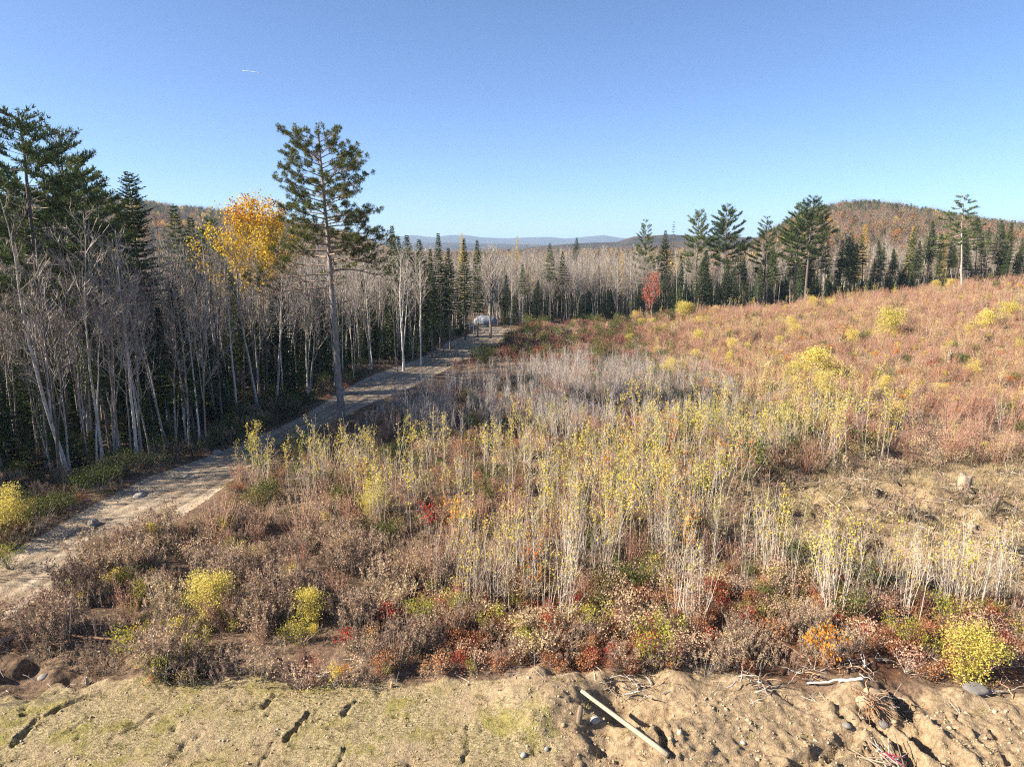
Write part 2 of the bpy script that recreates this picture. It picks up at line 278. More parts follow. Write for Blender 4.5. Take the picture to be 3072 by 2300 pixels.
# ------------------------------------------------------------------ mesh builder
class MB:
    def __init__(s): s.V = []; s.Fc = []; s.n = 0
    def add(s, v, f, mi=0):
        v = np.asarray(v, np.float32); f = np.asarray(f, np.int64)
        s.V.append(v); s.Fc.append((f+s.n, mi)); s.n += len(v)
    def merge(s, o, mi=None, xf=None):
        for f, m in o.Fc: s.Fc.append((f+s.n, m if mi is None else mi))
        for v in o.V: s.V.append(v if xf is None else xf(v))
        s.n += o.n
    def tube(s, P, rad, k=6, mi=0, cap=False):
        P = np.asarray(P, float); n = len(P); rad = np.broadcast_to(np.asarray(rad, float), (n,))
        T = np.gradient(P, axis=0); T /= np.linalg.norm(T, axis=1)[:, None]+1e-9
        ref = np.array((1., 0, 0)) if abs(T[0, 2]) > .7 else np.array((0, 0, 1.))
        A = np.cross(T, ref); A /= np.linalg.norm(A, axis=1)[:, None]+1e-9; B = np.cross(T, A)
        an = np.arange(k)*2*math.pi/k
        V = P[:, None]+rad[:, None, None]*(np.cos(an)[None, :, None]*A[:, None]+np.sin(an)[None, :, None]*B[:, None])
        i = np.arange(n-1)[:, None]*k; j = np.arange(k)[None]; j2 = (j+1) % k
        f = np.stack([i+j, i+j2, i+k+j2, i+k+j], -1).reshape(-1, 4)
        V = V.reshape(-1, 3)
        s.add(V, f, mi)
        if cap:
            c = s.n; s.V.append(np.array([P[-1], P[0]], np.float32)); s.n += 2
            t0 = c-k; jj = np.arange(k)
            s.Fc.append((np.stack([t0+jj, t0+(jj+1) % k, np.full(k, c)], -1), mi))
            t1 = c-n*k
            s.Fc.append((np.stack([t1+(jj+1) % k, t1+jj, np.full(k, c+1)], -1), mi))
    def sliver(s, A, D, L, W, mi=0, r=None):          # tapering twigs / needles: one triangle each
        A = np.asarray(A, float); D = np.asarray(D, float); N = len(A)
        if N == 0: return
        r = r or rng
        D = D/(np.linalg.norm(D, axis=1)[:, None]+1e-9); L = np.broadcast_to(L, (N,)); W = np.broadcast_to(W, (N,))
        Q = np.cross(D, r.normal(size=(N, 3))); Q /= np.linalg.norm(Q, axis=1)[:, None]+1e-9
        V = np.stack([A-Q*W[:, None]/2, A+Q*W[:, None]/2, A+D*L[:, None]], 1).reshape(-1, 3)
        s.add(V, np.arange(3*N).reshape(-1, 3), mi)
    def diamond(s, A, D, L, W, mi=0, nrm=None):       # leaf / spray: two triangles each (one quad)
        A = np.asarray(A, float); D = np.asarray(D, float); N = len(A)
        if N == 0: return
        D = D/(np.linalg.norm(D, axis=1)[:, None]+1e-9); L = np.broadcast_to(L, (N,)); W = np.broadcast_to(W, (N,))
        Q = np.cross(D, rng.normal(size=(N, 3)) if nrm is None else nrm); Q /= np.linalg.norm(Q, axis=1)[:, None]+1e-9
        m = A+D*(L*.45)[:, None]
        V = np.stack([A, m+Q*W[:, None]/2, A+D*L[:, None], m-Q*W[:, None]/2], 1).reshape(-1, 3)
        s.add(V, np.arange(4*N).reshape(-1, 4), mi)
    def mesh(s, name, mats, smooth=True):
        me = bpy.data.meshes.new(name); V = np.concatenate(s.V); me.vertices.add(len(V)); me.vertices.foreach_set('co', V.astype(np.float32).ravel())
        li = np.concatenate([f.ravel() for f, _ in s.Fc]); cnt = np.concatenate([np.full(len(f), f.shape[1]) for f, _ in s.Fc])
        mi = np.concatenate([np.full(len(f), m) for f, m in s.Fc])
        me.loops.add(len(li)); me.loops.foreach_set('vertex_index', li.astype(np.int32))
        me.polygons.add(len(cnt)); st = np.concatenate([[0], np.cumsum(cnt)[:-1]])
        me.polygons.foreach_set('loop_start', st.astype(np.int32))
        me.polygons.foreach_set('material_index', mi.astype(np.int32))
        me.update(calc_edges=True)
        if smooth: me.polygons.foreach_set('use_smooth', (cnt == 4) if smooth == 'q' else np.ones(len(cnt), bool))
        for mt in mats: me.materials.append(M[mt] if isinstance(mt, str) else mt)
        return me
def rdir(n, up=0.0):
    d = rng.normal(size=(n, 3)); d /= np.linalg.norm(d, axis=1)[:, None]; d[:, 2] += up; return d

def link(name, me, parent=None):
    o = bpy.data.objects.new(name, me); COL.objects.link(o)
    if parent is not None: o.parent = parent
    return o
def tag(o, label, cat=None, group=None, kind=None):
    o['label'] = label
    if cat: o['category'] = cat
    if group: o['group'] = group
    if kind: o['kind'] = kind
    return o
def thing(name, parts, loc, rz=0, sc=1, label='', cat='', group=None, tilt=(0, 0)):
    e = bpy.data.objects.new(name, None); COL.objects.link(e); e.empty_display_size = .3
    e.location = loc; e.rotation_euler = (tilt[0], tilt[1], rz); e.scale = (sc, sc, sc) if np.isscalar(sc) else sc
    for n, me in parts:
        link(n, me, e)
    return tag(e, label, cat, group)
def dup(src, loc, rz, sc, label=None, tilt=(0, 0)):
    c = src.copy(); COL.objects.link(c); c.location = loc; c.rotation_euler = (tilt[0], tilt[1], rz); c.scale = (sc, sc, sc) if np.isscalar(sc) else sc
    if label: c['label'] = label
    for ch in src.children:
        k = ch.copy(); k.parent = c; COL.objects.link(k)
    return c

TREES = {}
def scatter(name, label, protos, P, rot, scl, idx):
    """one 'stuff' object: proto meshes instanced on points"""
    me = bpy.data.meshes.new(name); n = len(P); me.vertices.add(n); me.vertices.foreach_set('co', np.asarray(P, np.float32).ravel())
    for an, tp, dat in (('rot', 'FLOAT_VECTOR', rot), ('scl', 'FLOAT_VECTOR', scl)):
        a = me.attributes.new(an, tp, 'POINT'); a.data.foreach_set('vector', np.asarray(dat, np.float32).ravel())
    a = me.attributes.new('idx', 'INT', 'POINT'); a.data.foreach_set('value', np.asarray(idx, np.int32))
    o = link(name, me); o['kind'] = 'stuff'; o['label'] = label
    g = bpy.data.node_groups.new(name, 'GeometryNodeTree'); N = g.nodes; L = g.links
    g.interface.new_socket('Geometry', in_out='INPUT', socket_type='NodeSocketGeometry'); g.interface.new_socket('Geometry', in_out='OUTPUT', socket_type='NodeSocketGeometry')
    i = N.new('NodeGroupInput'); u = N.new('NodeGroupOutput'); J = N.new('GeometryNodeJoinGeometry')
    def attr(nm, tp):
        a = N.new('GeometryNodeInputNamedAttribute'); a.data_type = tp; a.inputs[0].default_value = nm; return a.outputs['Attribute']
    ar = attr('rot', 'FLOAT_VECTOR'); asx = attr('scl', 'FLOAT_VECTOR'); ai = attr('idx', 'INT')
    er = N.new('FunctionNodeEulerToRotation'); L.new(ar, er.inputs[0])
    for k, pm in enumerate(protos):
        key = pm.name
        if key not in TREES: TREES[key] = bpy.data.objects.new('source_'+key, pm)
        ip = N.new('GeometryNodeInstanceOnPoints'); oi = N.new('GeometryNodeObjectInfo'); oi.inputs['Object'].default_value = TREES[key]
        cp = N.new('FunctionNodeCompare'); cp.data_type = 'INT'; cp.operation = 'EQUAL'; L.new(ai, cp.inputs[2]); cp.inputs[3].default_value = k
        L.new(i.outputs[0], ip.inputs['Points']); L.new(cp.outputs[0], ip.inputs['Selection']); L.new(oi.outputs['Geometry'], ip.inputs['Instance'])
        L.new(er.outputs[0], ip.inputs['Rotation']); L.new(asx, ip.inputs['Scale']); L.new(ip.outputs[0], J.inputs[0])
    L.new(J.outputs[0], u.inputs[0])
    md = o.modifiers.new('scatter', 'NODES'); md.node_group = g
    return o
def auto_scatter(name, label, protos, X, Y, s0=.8, s1=1.2, tilt=.12, sink=.03, weights=None, hf=None, zs=None):
    n = len(X)
    if n == 0: return
    Z = (hf or surf_h)(X, Y)-sink
    rot = np.stack([rng.normal(0, tilt, n), rng.normal(0, tilt, n), rng.uniform(0, 6.28, n)], 1)
    s = rng.uniform(s0, s1, n) if zs is None else zs
    scl = np.stack([s, s, s*rng.uniform(.85, 1.15, n)], 1)
    idx = rng.choice(len(protos), n, p=None if weights is None else np.array(weights)/sum(weights))
    return scatter(name, label, protos, np.stack([X, Y, Z], 1), rot, scl, idx)
def fill(poly, dens, clump=0, cs=4., seed=1, avoid_road=True, margin=0.0):
    """random points in polygon, density per m2, optionally clumped by noise"""
    poly = np.asarray(poly); lo = poly.min(0); hi = poly.max(0); A = np.prod(hi-lo); n = int(A*dens)
    x = rng.uniform(lo[0], hi[0], n); y = rng.uniform(lo[1], hi[1], n)
    k = sdf(x, y, poly) < -margin; x, y = x[k], y[k]
    if clump:
        k = rng.uniform(0, 1, len(x)) < np.clip(.5+clump*fbm(x/cs, y/cs, 2, seed), 0, 1)*1.0
        x, y = x[k], y[k]
    if avoid_road and len(x):
        k = (sdf(x, y, ROAD) > .1); x, y = x[k], y[k]
    return x, y
def in_view(x, y, m=1.12):
    return np.abs(x) < (y*CP+CAMH*SP)*1536/F*m

# ------------------------------------------------------------------ ground sheet
def axis(segs):
    out = [segs[0][0]]
    for a, b, st in segs: 
        n = max(1, int(round((b-a)/st))); out += list(a+(b-a)*(np.arange(1, n+1)/n))
    return np.array(out)
ys = axis([(-9000,-600,1200),(-600,-20,58),(-20,8,2),(8,13,.25),(13,22,.055),(22,36,.13),(36,60,.35),(60,130,1.0),(130,260,4),(260,1000,40),(1000,9000,500)])
xs = axis([(-9000,-800,800),(-800,-150,50),(-150,-60,5),(-60,-26,.8),(-26,-17,.2),(-17,17,.06),(17,28,.2),(28,110,1.0),(110,200,5),(200,800,50),(800,9000,800)])
X, Y = np.meshgrid(xs, ys); xf, yf = X.ravel(), Y.ravel()
act = (yf > 8) & (yf < 300) & (np.abs(xf) < 200)
Z = np.zeros_like(xf); Z[~act] = base_h(xf[~act], yf[~act])
Z[act] = surf_h(xf[act], yf[act])
V = np.stack([xf, yf, Z], 1); nx, ny = len(xs), len(ys)
i, j = np.meshgrid(np.arange(nx-1), np.arange(ny-1)); a = (j*nx+i).ravel()
gb = MB(); gb.add(V, np.stack([a, a+1, a+1+nx, a+nx], 1))
M['ground'] = ground_mat()
gme = gb.mesh('ground', ['ground'])
md = sdf(xf, yf, MOWN); rd = sdf(xf, yf, ROAD); cd_ = sdf(xf, yf, CLEAR)
soilm = S((xf-.4+.25*(yf-18)+.9*fbm(xf/1.2, yf/1.2, 3, 50))/1.2)
mown = 1-S((md+.25)/.5)
bank = np.exp(-((md-.35)/.7)**2)*(yf < 40)
cls = 1-S((rd+.1)/.35)
RUSTP = GP([(1050,1800),(1500,1700),(2400,1750),(3100,1880),(3100,2040),(2200,2040),(1500,2030),(1100,1990)])
rust = 1-S((sdf(xf, yf, RUSTP)+.9+1.5*fbm(xf/1.5, yf/1.5, 2, 51))/1.6)
z1 = np.stack([cls, mown*(1-soilm), np.clip(mown*soilm+bank*(.1+.75*soilm), 0, 1), np.ones_like(xf)], 1)
rutm = np.zeros_like(xf); mk = (rd < 0) & (yf < 130) & (yf > 10); dm = np.full(mk.sum(), 9.); xq = xf[mk]+.25*fbm(xf[mk]/3, yf[mk]/3, 2, 77)
for rp in RUTS:
    for i_ in range(1, len(rp)): dm = np.minimum(dm, seg_d(xq, yf[mk], rp[i_-1], rp[i_])[0])
rutm[mk] = np.exp(-(dm/.2)**2)*(.5+vn(xf[mk]/2.5, yf[mk]/2.5, 99)*.5)
z2 = np.stack([rust*.8, np.maximum((1-S((cd_+.5)/2))*np.clip(.55+1.3*fbm(xf/2, yf/1.2, 3, 52), 0, 1), .55*S((xf-15)/30)*S((yf-45)/30)), rutm, np.ones_like(xf)], 1)
for nm, z in (('zone', z1), ('zone2', z2)):
    at = gme.attributes.new(nm, 'FLOAT_COLOR', 'POINT'); at.data.foreach_set('color', z.astype(np.float32).ravel())
g = link('ground', gme); tag(g, 'rough ground with mown straw, bare soil and a dirt road', None, None, 'structure')

# ------------------------------------------------------------------ far hills
def hill(name, az_px, tops, r_c, r_w, mat, label, nx=160, nr=26, nz=.06):
    azp = np.array(az_px, float); el = np.array(tops, float)
    pxs = np.linspace(azp[0], azp[-1], nx); pys = np.interp(pxs, azp, el)
    rr = np.linspace(-1, 1, nr); vs = []
    for k, r in enumerate(rr):
        prof = (1-abs(r)**1.6)
        for p, q in zip(pxs, pys):
            d = ray(p, q); az = math.atan2(d[0], d[1]); e = d[2]/math.hypot(d[0], d[1])
            rad = r_c+r*r_w; hp = max(CAMH+e*r_c, 1)
            x, y = math.sin(az)*rad, math.cos(az)*rad
            vs.append((x, y, hp*prof-2))
    vs = np.array(vs); edge = np.minimum(1, 12*np.minimum(np.tile(np.linspace(0, 1, nx), nr), 1-np.tile(np.linspace(0, 1, nx), nr)))
    vs[:, 2] = vs[:, 2]*edge+(vs[:, 2] > 0)*fbm(vs[:, 0]/(r_w*.25), vs[:, 1]/(r_w*.25), 4, 60)*nz*vs[:, 2].max()-3*(1-edge)
    i, j = np.meshgrid(np.arange(nx-1), np.arange(nr-1)); a = (j*nx+i).ravel()
    b = MB(); b.add(vs, np.stack([a, a+1, a+1+nx, a+nx], 1))
    o = link(name, b.mesh(name, [mat])); tag(o, label, None, None, 'structure')
    return vs.reshape(nr, nx, 3)
M['far_wood'] = leaf_mat('distant_woodland', [(.10,.08,.05),(.14,.10,.06)], 0)
def far_mat(name, scale, cols):
    m, nt, out = new_mat(name); geo = nt.nodes.new('ShaderNodeNewGeometry')
    c = ramp(nt, noise(nt, scale, 6, geo.outputs['Position'], .7), cols)
    d = nt.nodes.new('ShaderNodeBsdfDiffuse'); nt.links.new(c, d.inputs[0]); nt.links.new(d.outputs[0], out.inputs[0]); M[name] = m
M['far_twig'] = leaf_mat('far_bare_crowns', [(.11,.08,.07),(.20,.15,.12),(.29,.21,.16)], 0)
M['far_orange'] = leaf_mat('far_orange_crowns', [(.22,.09,.03),(.38,.17,.05),(.45,.27,.08)], .2)
M['far_tan'] = leaf_mat('far_tan_crowns', [(.14,.09,.05),(.27,.18,.10),(.36,.26,.13)], .2)
far_mat('hill_floor', .03, [(.3,(.06,.045,.035)),(.5,(.13,.085,.06)),(.7,(.20,.12,.07))])
far_mat('ridge_wood', .012, [(.3,(.02,.028,.025)),(.5,(.05,.045,.04)),(.7,(.10,.065,.045))])
HR = hill('wooded_hill', [2150,2260,2330,2400,2500,2600,2700,2800,2950,3072,3250,3500,3900], [742,715,690,650,624,617,630,645,668,682,690,700,742], 620, 330, 'hill_floor', 'steep hill covered in autumn woodland')
HL = hill('wooded_hill', [-900,-600,0,200,330,420,500,600,650,800,1000,1130,1250], [720,650,600,604,604,612,622,630,636,662,692,720,742], 950, 420, 'hill_floor', 'long low wooded hill behind the left forest')
HM = hill('wooded_hill', [1500,1700,1850,1900,2000,2100,2250,2400,2600], [744,728,722,706,700,704,708,712,744], 1300, 400, 'ridge_wood', 'low wooded rise behind the right hand pines')
hill('ridge', [-1500,0,700,1000,1100,1180,1235,1300,1350,1400,1450,1520,1600,1650,1700,1760,1810,1860,2000,2300,2800,3200,4500], [715,705,718,722,716,712,704,711,704,704,712,714,711,710,715,709,704,713,720,716,722,718,725], 6000, 1500, 'ridge_wood', 'far blue mountain ridge', nx=260, nz=.02)
hill('ridge', [500,900,1100,1300,1500,1700,1850,2100,2400], [738,730,733,726,730,735,728,733,742], 3200, 700, 'ridge_wood', 'lower blue ridge in front of the far mountains', nx=160, nz=.03)

#PLANTS#
# ------------------------------------------------------------------ plant builders (each returns separate trunk / crown builders)
def bent(p0, d, L, n=5, curve=(0, 0, 0), wob=.05):
    t = np.linspace(0, 1, n)[:, None]; d = np.asarray(d, float); d = d/np.linalg.norm(d)
    return np.asarray(p0)+d*L*t+np.asarray(curve)*L*t**2+np.cumsum(rng.normal(0, wob*L/n, (n, 3)), 0)*(t > 0)
def interp(P, t):
    t = np.asarray(t)*(len(P)-1); i = np.minimum(t.astype(int), len(P)-2); f = (t-i)[..., None]
    return P[i]*(1-f)+P[i+1]*f
def bare_tree(H=14, r=.11, nb=18, first=.42, spread=.45, twigs=1.0, fork=0, wob=.03):
    T = MB(); Cn = MB()
    n = 11; t = np.linspace(0, 1, n)
    P = np.stack([np.cumsum(rng.normal(0, wob*1.3, n))+.12*np.sin(t*rng.uniform(3, 7)+rng.uniform(0, 6)), np.cumsum(rng.normal(0, wob*1.3, n)), t*H], 1); P -= P[0]*[1, 1, 0]
    T.tube(P, r*(1-.93*t)**.8*(1+.5*np.exp(-t*25)), 7)
    stems = [(P, r, first)]
    for k in range(fork):
        t0 = rng.uniform(.0, .4); p0 = interp(P, np.array([t0]))[0]; a = rng.uniform(0, 6.28)
        Q = bent(p0, (math.cos(a)*.13, math.sin(a)*.13, 1), H*(1-t0)*rng.uniform(.8, .98), 8, wob=.03)
        T.tube(Q, np.linspace(r*.65*(1-t0*.5), .012, 8), 5); stems.append((Q, r*.6, .35))
    SA, SD, SL = [], [], []
    for P, rr, fs in stems:
        Hs = P[-1, 2]-P[0, 2]; m = nb if rr == r else int(nb*.6)
        for k in range(m):
            u = fs+(1-fs)*((k+rng.uniform(0, 1))/m)**.9*.98; p0 = interp(P, np.array([u]))[0]; a = k*2.4+rng.normal(0, .5)
            L = (1-u)*Hs*spread+.5+rng.uniform(0, .6); up = rng.uniform(.9, 1.9)
            B = bent(p0, (math.cos(a), math.sin(a), up), L, 5, (0, 0, .15), .22)
            Cn.tube(B, np.linspace(max(.016, rr*.42*(1.15-u)), .010, 5), 3)
            ns = max(3, int(L*3.2))
            for q in range(ns):
                w_ = rng.uniform(.2, 1); s0 = interp(B, np.array([w_]))[0]; dd = (B[-1]-B[0])/L+rng.normal(0, .5, 3); dd[2] += .25
                l2 = L*.38*(1.2-w_)+.25; Sb = bent(s0, dd, l2, 3, (0, 0, .1), .1); Cn.tube(Sb, [.013, .010, .006], 3)
                nt_ = int((2+l2*3.4)*twigs); tt = rng.uniform(.1, 1, nt_)
                SA.append(interp(Sb, tt)); SD.append(dd/np.linalg.norm(dd)+rng.normal(0, .55, (nt_, 3))+[0, 0, .2]); SL.append(rng.uniform(.2, .65, nt_))
    Cn.sliver(np.concatenate(SA), np.concatenate(SD), np.concatenate(SL), .02)
    return T, Cn
def add_leaves(Cn, mi, n, size, zmin, src=None, jit=.25):
    V = np.concatenate(Cn.V) if src is None else src
    V = V[V[:, 2] > zmin]; A = V[rng.integers(0, len(V), n)]+rng.normal(0, jit, (n, 3))
    Cn.diamond(A, rdir(n, -.2), rng.uniform(.7, 1.3, n)*size, rng.uniform(.6, 1, n)*size, mi)
def spruce(H=13, Rm=1.6, base=.25, r=.12, dens=1.0, tip=1.0, irr=.15, step=.3, dead=True):
    T = MB(); Cn = MB(); t = np.linspace(0, 1, 8)
    T.tube(np.stack([rng.normal(0, .02, 8), rng.normal(0, .02, 8), t*H], 1), r*(1-.95*t), 7)
    z = H*base; A, D, L, W = [], [], [], []
    while z < H-.1:
        u = (z-H*base)/(H*(1-base)); nb = int(6*dens+rng.integers(0, 3)); a0 = rng.uniform(0, 6)
        for k in range(nb):
            a = a0+k*6.28/nb+rng.normal(0, .2); l = Rm*(1-u)**tip*rng.uniform(1-irr*2, 1+irr)*(.55+.45*S(u/.12))+.08
            sl = -.38+.85*u+rng.normal(0, .08); d = np.array((math.cos(a), math.sin(a), sl))
            B = bent((0, 0, z), d, l, 4, (0, 0, .12), .03); Cn.tube(B, np.linspace(.02, .006, 4), 3)
            m = max(3, int(l/.10)); tt = np.linspace(.12, 1, m)+rng.normal(0, .02, m); tt = np.clip(tt, 0, 1)
            p = interp(B, tt); side = np.array((-math.sin(a), math.cos(a), 0))
            for sg in (-1, 1, 0):
                A.append(p); D.append(d/np.linalg.norm(d)*.75+side*sg*.9+rng.normal(0, .18, (m, 3))+[0, 0, -.1+(.25 if sg == 0 else 0)])
                L.append((.14+.24*(1-tt)*min(1, l))*rng.uniform(.8, 1.3, m)*(1.2 if sg else .8)); W.append(np.full(m, .075))
        z += step*rng.uniform(.8, 1.2)*(1-.35*u)
    Cn.diamond(np.concatenate(A), np.concatenate(D), np.concatenate(L), np.concatenate(W), 1)
    if dead:
        n = int(H*5); zz = rng.uniform(.05*H, H*(base+.08), n); an = rng.uniform(0, 6.28, n)
        Cn.sliver(np.stack([0*zz, 0*zz, zz], 1), np.stack([np.cos(an), np.sin(an), rng.normal(-.1, .15, n)], 1), rng.uniform(.4, 1.1, n)*Rm*.7, .02, 0)
    return T, Cn
def pine(H=21, Rm=3.4, base=.42, r=.25, shape=None, nwh=24, per=4, tuft=8, tl=.30, up=.25, irr=.35, tm=1, tw=.055, sidek=1.0):
    T = MB(); Cn = MB(); t = np.linspace(0, 1, 10)
    P = np.stack([np.cumsum(rng.normal(0, .05, 10)), np.cumsum(rng.normal(0, .05, 10)), t*H], 1); P -= P[0]*[1, 1, 0]
    T.tube(P, r*(1-.9*t)**.9, 9)
    A, D, L = [], [], []
    for w_ in range(nwh):
        u = (w_+rng.uniform(0, .8))/nwh; z = base+(1-base)*u*.99; p0 = interp(P, np.array([z]))[0]
        a0 = rng.uniform(0, 6.28)
        for k in range(per):
            a = a0+k*6.28/per+rng.normal(0, .35)
            prof = (shape(u) if shape else (1-u)**.65*(.45+.55*S(u/.3))); l = Rm*prof*rng.uniform(1-irr, 1+irr*.6)+.35
            d = np.array((math.cos(a), math.sin(a), -.12+up*1.6*u+rng.normal(0, .12)))
            B = bent(p0, d, l, 6, (0, 0, up*.6), .04); Cn.tube(B, np.linspace(max(.014, r*.22*(1.1-u)), .010, 6), 4)
            bl = [(B, .35, 1)]
            ns = int(l*2.2*sidek)
            for q in range(ns):
                s = rng.uniform(.3, .95); pp = interp(B, np.array([s]))[0]; sg = 1 if q % 2 else -1
                dd = d/np.linalg.norm(d)+np.array((-math.sin(a), math.cos(a), 0))*sg*rng.uniform(.5, 1.1); dd[2] += rng.uniform(0, .3)
                Sb = bent(pp, dd, l*.32*(1.2-s)+.25, 4, (0, 0, .2), .05); Cn.tube(Sb, [.014, .011, .009, .006], 3); bl.append((Sb, .25, 1))
            for Bq, s0, s1 in bl:
                ll = np.linalg.norm(Bq[-1]-Bq[0]); m = max(2, int(ll*(s1-s0)/.13)); tt = np.linspace(s0, s1, m); pc = interp(Bq, tt)
                dr = (Bq[-1]-Bq[0])/max(ll, .1)
                A.append(np.repeat(pc, tuft, 0)+rng.normal(0, .02, (m*tuft, 3))); D.append(np.repeat(dr[None], m*tuft, 0)*.55+rng.normal(0, .5, (m*tuft, 3))+[0, 0, .35]); L.append(rng.uniform(.7, 1.2, m*tuft)*tl)
    A, D, L = map(np.concatenate, (A, D, L)); Cn.diamond(A, D, L, tw, 1)
    return T, Cn
def red_pine():
    """tall lone red pine: bare trunk, arching limbs, rounded needle pompoms"""
    T = MB(); Cn = MB(); H = 22.2; n = 15; t = np.linspace(0, 1, n)
    P = np.stack([-.75*t**1.2+rng.normal(0, .035, n), rng.normal(0, .03, n), t*H], 1); P[0, :2] = 0
    T.tube(P, np.maximum(.05, .30*(1-.78*t))*(1+.25*np.exp(-t*40)), 12)
    A, D, L = [], [], []
    def tufts(B, m, rad):
        tt = 1-rng.uniform(0, .55, m)**1.3; tt[0] = 1; pc = interp(B, np.clip(tt, 0, 1))
        for p in pc+rng.normal(0, .06, pc.shape):
            k = 38; dd = rdir(k, .35); dd[:, 2] += .1
            A.append(np.repeat(p[None], k, 0)+dd*.03); D.append(dd); L.append(rng.uniform(.7, 1.15, k)*rad)
    def limb(z, a, l, rise, droop, foliage=1.0, rad=.24, thick=.06):
        p0 = interp(P, np.array([z/H]))[0]; tt = np.linspace(0, 1, 9)[:, None]; h = np.array((math.cos(a), math.sin(a), 0))
        B = p0+h*l*tt+np.array((0, 0, 1))*(rise*l*tt-droop*l*tt**2+.18*l*tt**5)+np.cumsum(rng.normal(0, .018*l, (9, 3)), 0)*tt
        Cn.tube(B, np.linspace(thick, .014, 9), 5)
        nsub = int(2+l*2.9); side = np.array((-math.sin(a), math.cos(a), 0))
        for q in range(nsub):
            s = rng.uniform(.28, .97); pp = interp(B, np.array([s]))[0]; sg = 1 if q % 2 else -1
            dd = h*rng.uniform(.5, 1)+side*sg*rng.uniform(.2, 1.0)+[0, 0, rng.uniform(-.05, .55)]
            ls = (l*.30*(1.25-s)+.3)*rng.uniform(.7, 1.2); Sb = bent(pp, dd, ls, 5, (0, 0, .22), .06); Cn.tube(Sb, np.linspace(.022, .009, 5), 3)
            if foliage > 0 and rng.uniform() < foliage:
                tufts(Sb, 1+int(ls*1.9*foliage), rad)
        if foliage > .3: tufts(B, int(1+l*.8), rad)
    for k in range(60):
        u = (k+rng.uniform(0, 1))/60; z = 12.6+u*8.9; a = k*2.39996+rng.normal(0, .3)
        wprof = np.interp(u, [0, .12, .3, .55, .75, .9, 1], [4.4, 4.3, 4.7, 4.5, 3.9, 2.9, 1.6])
        l = wprof*rng.uniform(.55, 1.0); limb(z, a, l*(1-.12*u), .12+.5*u**1.5, .28*(1-u), 1.0 if u > .12 else .7, .25, .035+.035*(1-u))
    for z, a, l, ri, dr, fo in ((13.0,-.15,5.4,.40,.40,.8),(13.4,.25,4.6,.4,.35,.7),(12.1,3.05,5.2,.25,.42,.55),(11.5,3.3,6.0,.1,.38,.45),(11.0,2.9,6.2,.06,.36,.4),(10.4,3.2,5.6,.12,.30,.12),(11.8,.3,4.6,.2,.42,.5),(12.4,-.4,4.8,.3,.4,.6),(12.7,2.6,4.6,.2,.3,.8),
        (9.6,3.5,2.2,.3,.2,0),(9.2,.1,1.7,.25,.1,0),(8.6,2.4,1.5,.2,.2,0),(8.2,-.3,1.6,.5,.1,0),(7.4,.6,1.1,.4,.1,0),(7.0,3.0,1.0,.1,.1,0),(6.0,-.4,.8,.2,0,0),(10.9,-1.2,3.4,.1,.25,.3),(11.6,1.4,4,.2,.3,.5)):
        limb(z, a, l, ri, dr, fo, .25, .06)
    A, D, L = map(np.concatenate, (A, D, L)); Cn.diamond(A, D, L, .032, 1)
    return T, Cn
def sapling(H=3.6, r=.017, nleaf=90, leaf=.075, lo=.45, nb=12, stems=1, spread=.28, side=.35):
    T = MB(); Cn = MB()
    for s in range(stems):
        h = H*rng.uniform(.7, 1) if s else H; off = rng.normal(0, .10+.05*(stems > 3), 2) if s else (0, 0)
        P = bent((off[0], off[1], 0), (rng.normal(0, .04+.03*min(stems, 2)), rng.normal(0, .04+.03*min(stems, 2)), 1), h, 7, (0, 0, .02), .035)
        T.tube(P, np.linspace(r, .004, 7), 5)
        tips = [P[int(7*lo):]]
        for k in range(nb):
            u = rng.uniform(.25, .95); a = rng.uniform(0, 6.28); l = h*spread*(1.15-u)*rng.uniform(.6, 1.2)+.1
            B = bent(interp(P, np.array([u]))[0], (math.cos(a), math.sin(a), rng.uniform(.8, 1.8)), l, 4, (0, 0, .1), .06)
            Cn.tube(B, np.linspace(.007, .003, 4), 3)
            m = 3; Cn.sliver(interp(B, rng.uniform(.3, 1, m)), (B[-1]-B[0])/l+rng.normal(0, .4, (m, 3)), rng.uniform(.15, .35, m), .009)
            if u > lo-.1: tips.append(B)
        nl = nleaf//stems
        if nl:
            tp = np.concatenate(tips); p = tp[rng.integers(0, len(tp), nl)]+rng.normal(0, .055, (nl, 3))
            Cn.diamond(p, rdir(nl, -.3), rng.uniform(.7, 1.25, nl)*leaf, rng.uniform(.65, 1, nl)*leaf*.9, 1)
    return T, Cn
def shoots(n=34, H=2.1, sp=.55, heads=0, leaf=.05):
    Cn = MB()
    for k in range(n):
        a = rng.uniform(0, 6.28); q = rng.uniform(0, 1)**.6; h = H*rng.uniform(.65, 1.05)
        P = bent((math.cos(a)*q*.22, math.sin(a)*q*.22, 0), (math.cos(a)*sp*q, math.sin(a)*sp*q, 1), h, 5, (0, 0, .05), .03)
        Cn.tube(P, np.linspace(.010, .004, 5), 3)
        m = 5; Cn.sliver(interp(P, rng.uniform(.4, .95, m)), (P[-1]-P[0])/h+rng.normal(0, .3, (m, 3)), rng.uniform(.2, .5, m), .008)
        if heads:
            Cn.diamond(interp(P, rng.uniform(.55, 1, heads))+rng.normal(0, .05, (heads, 3)), rdir(heads, -.2), leaf*rng.uniform(.7, 1.3, heads), leaf*.8, 1)
    return Cn
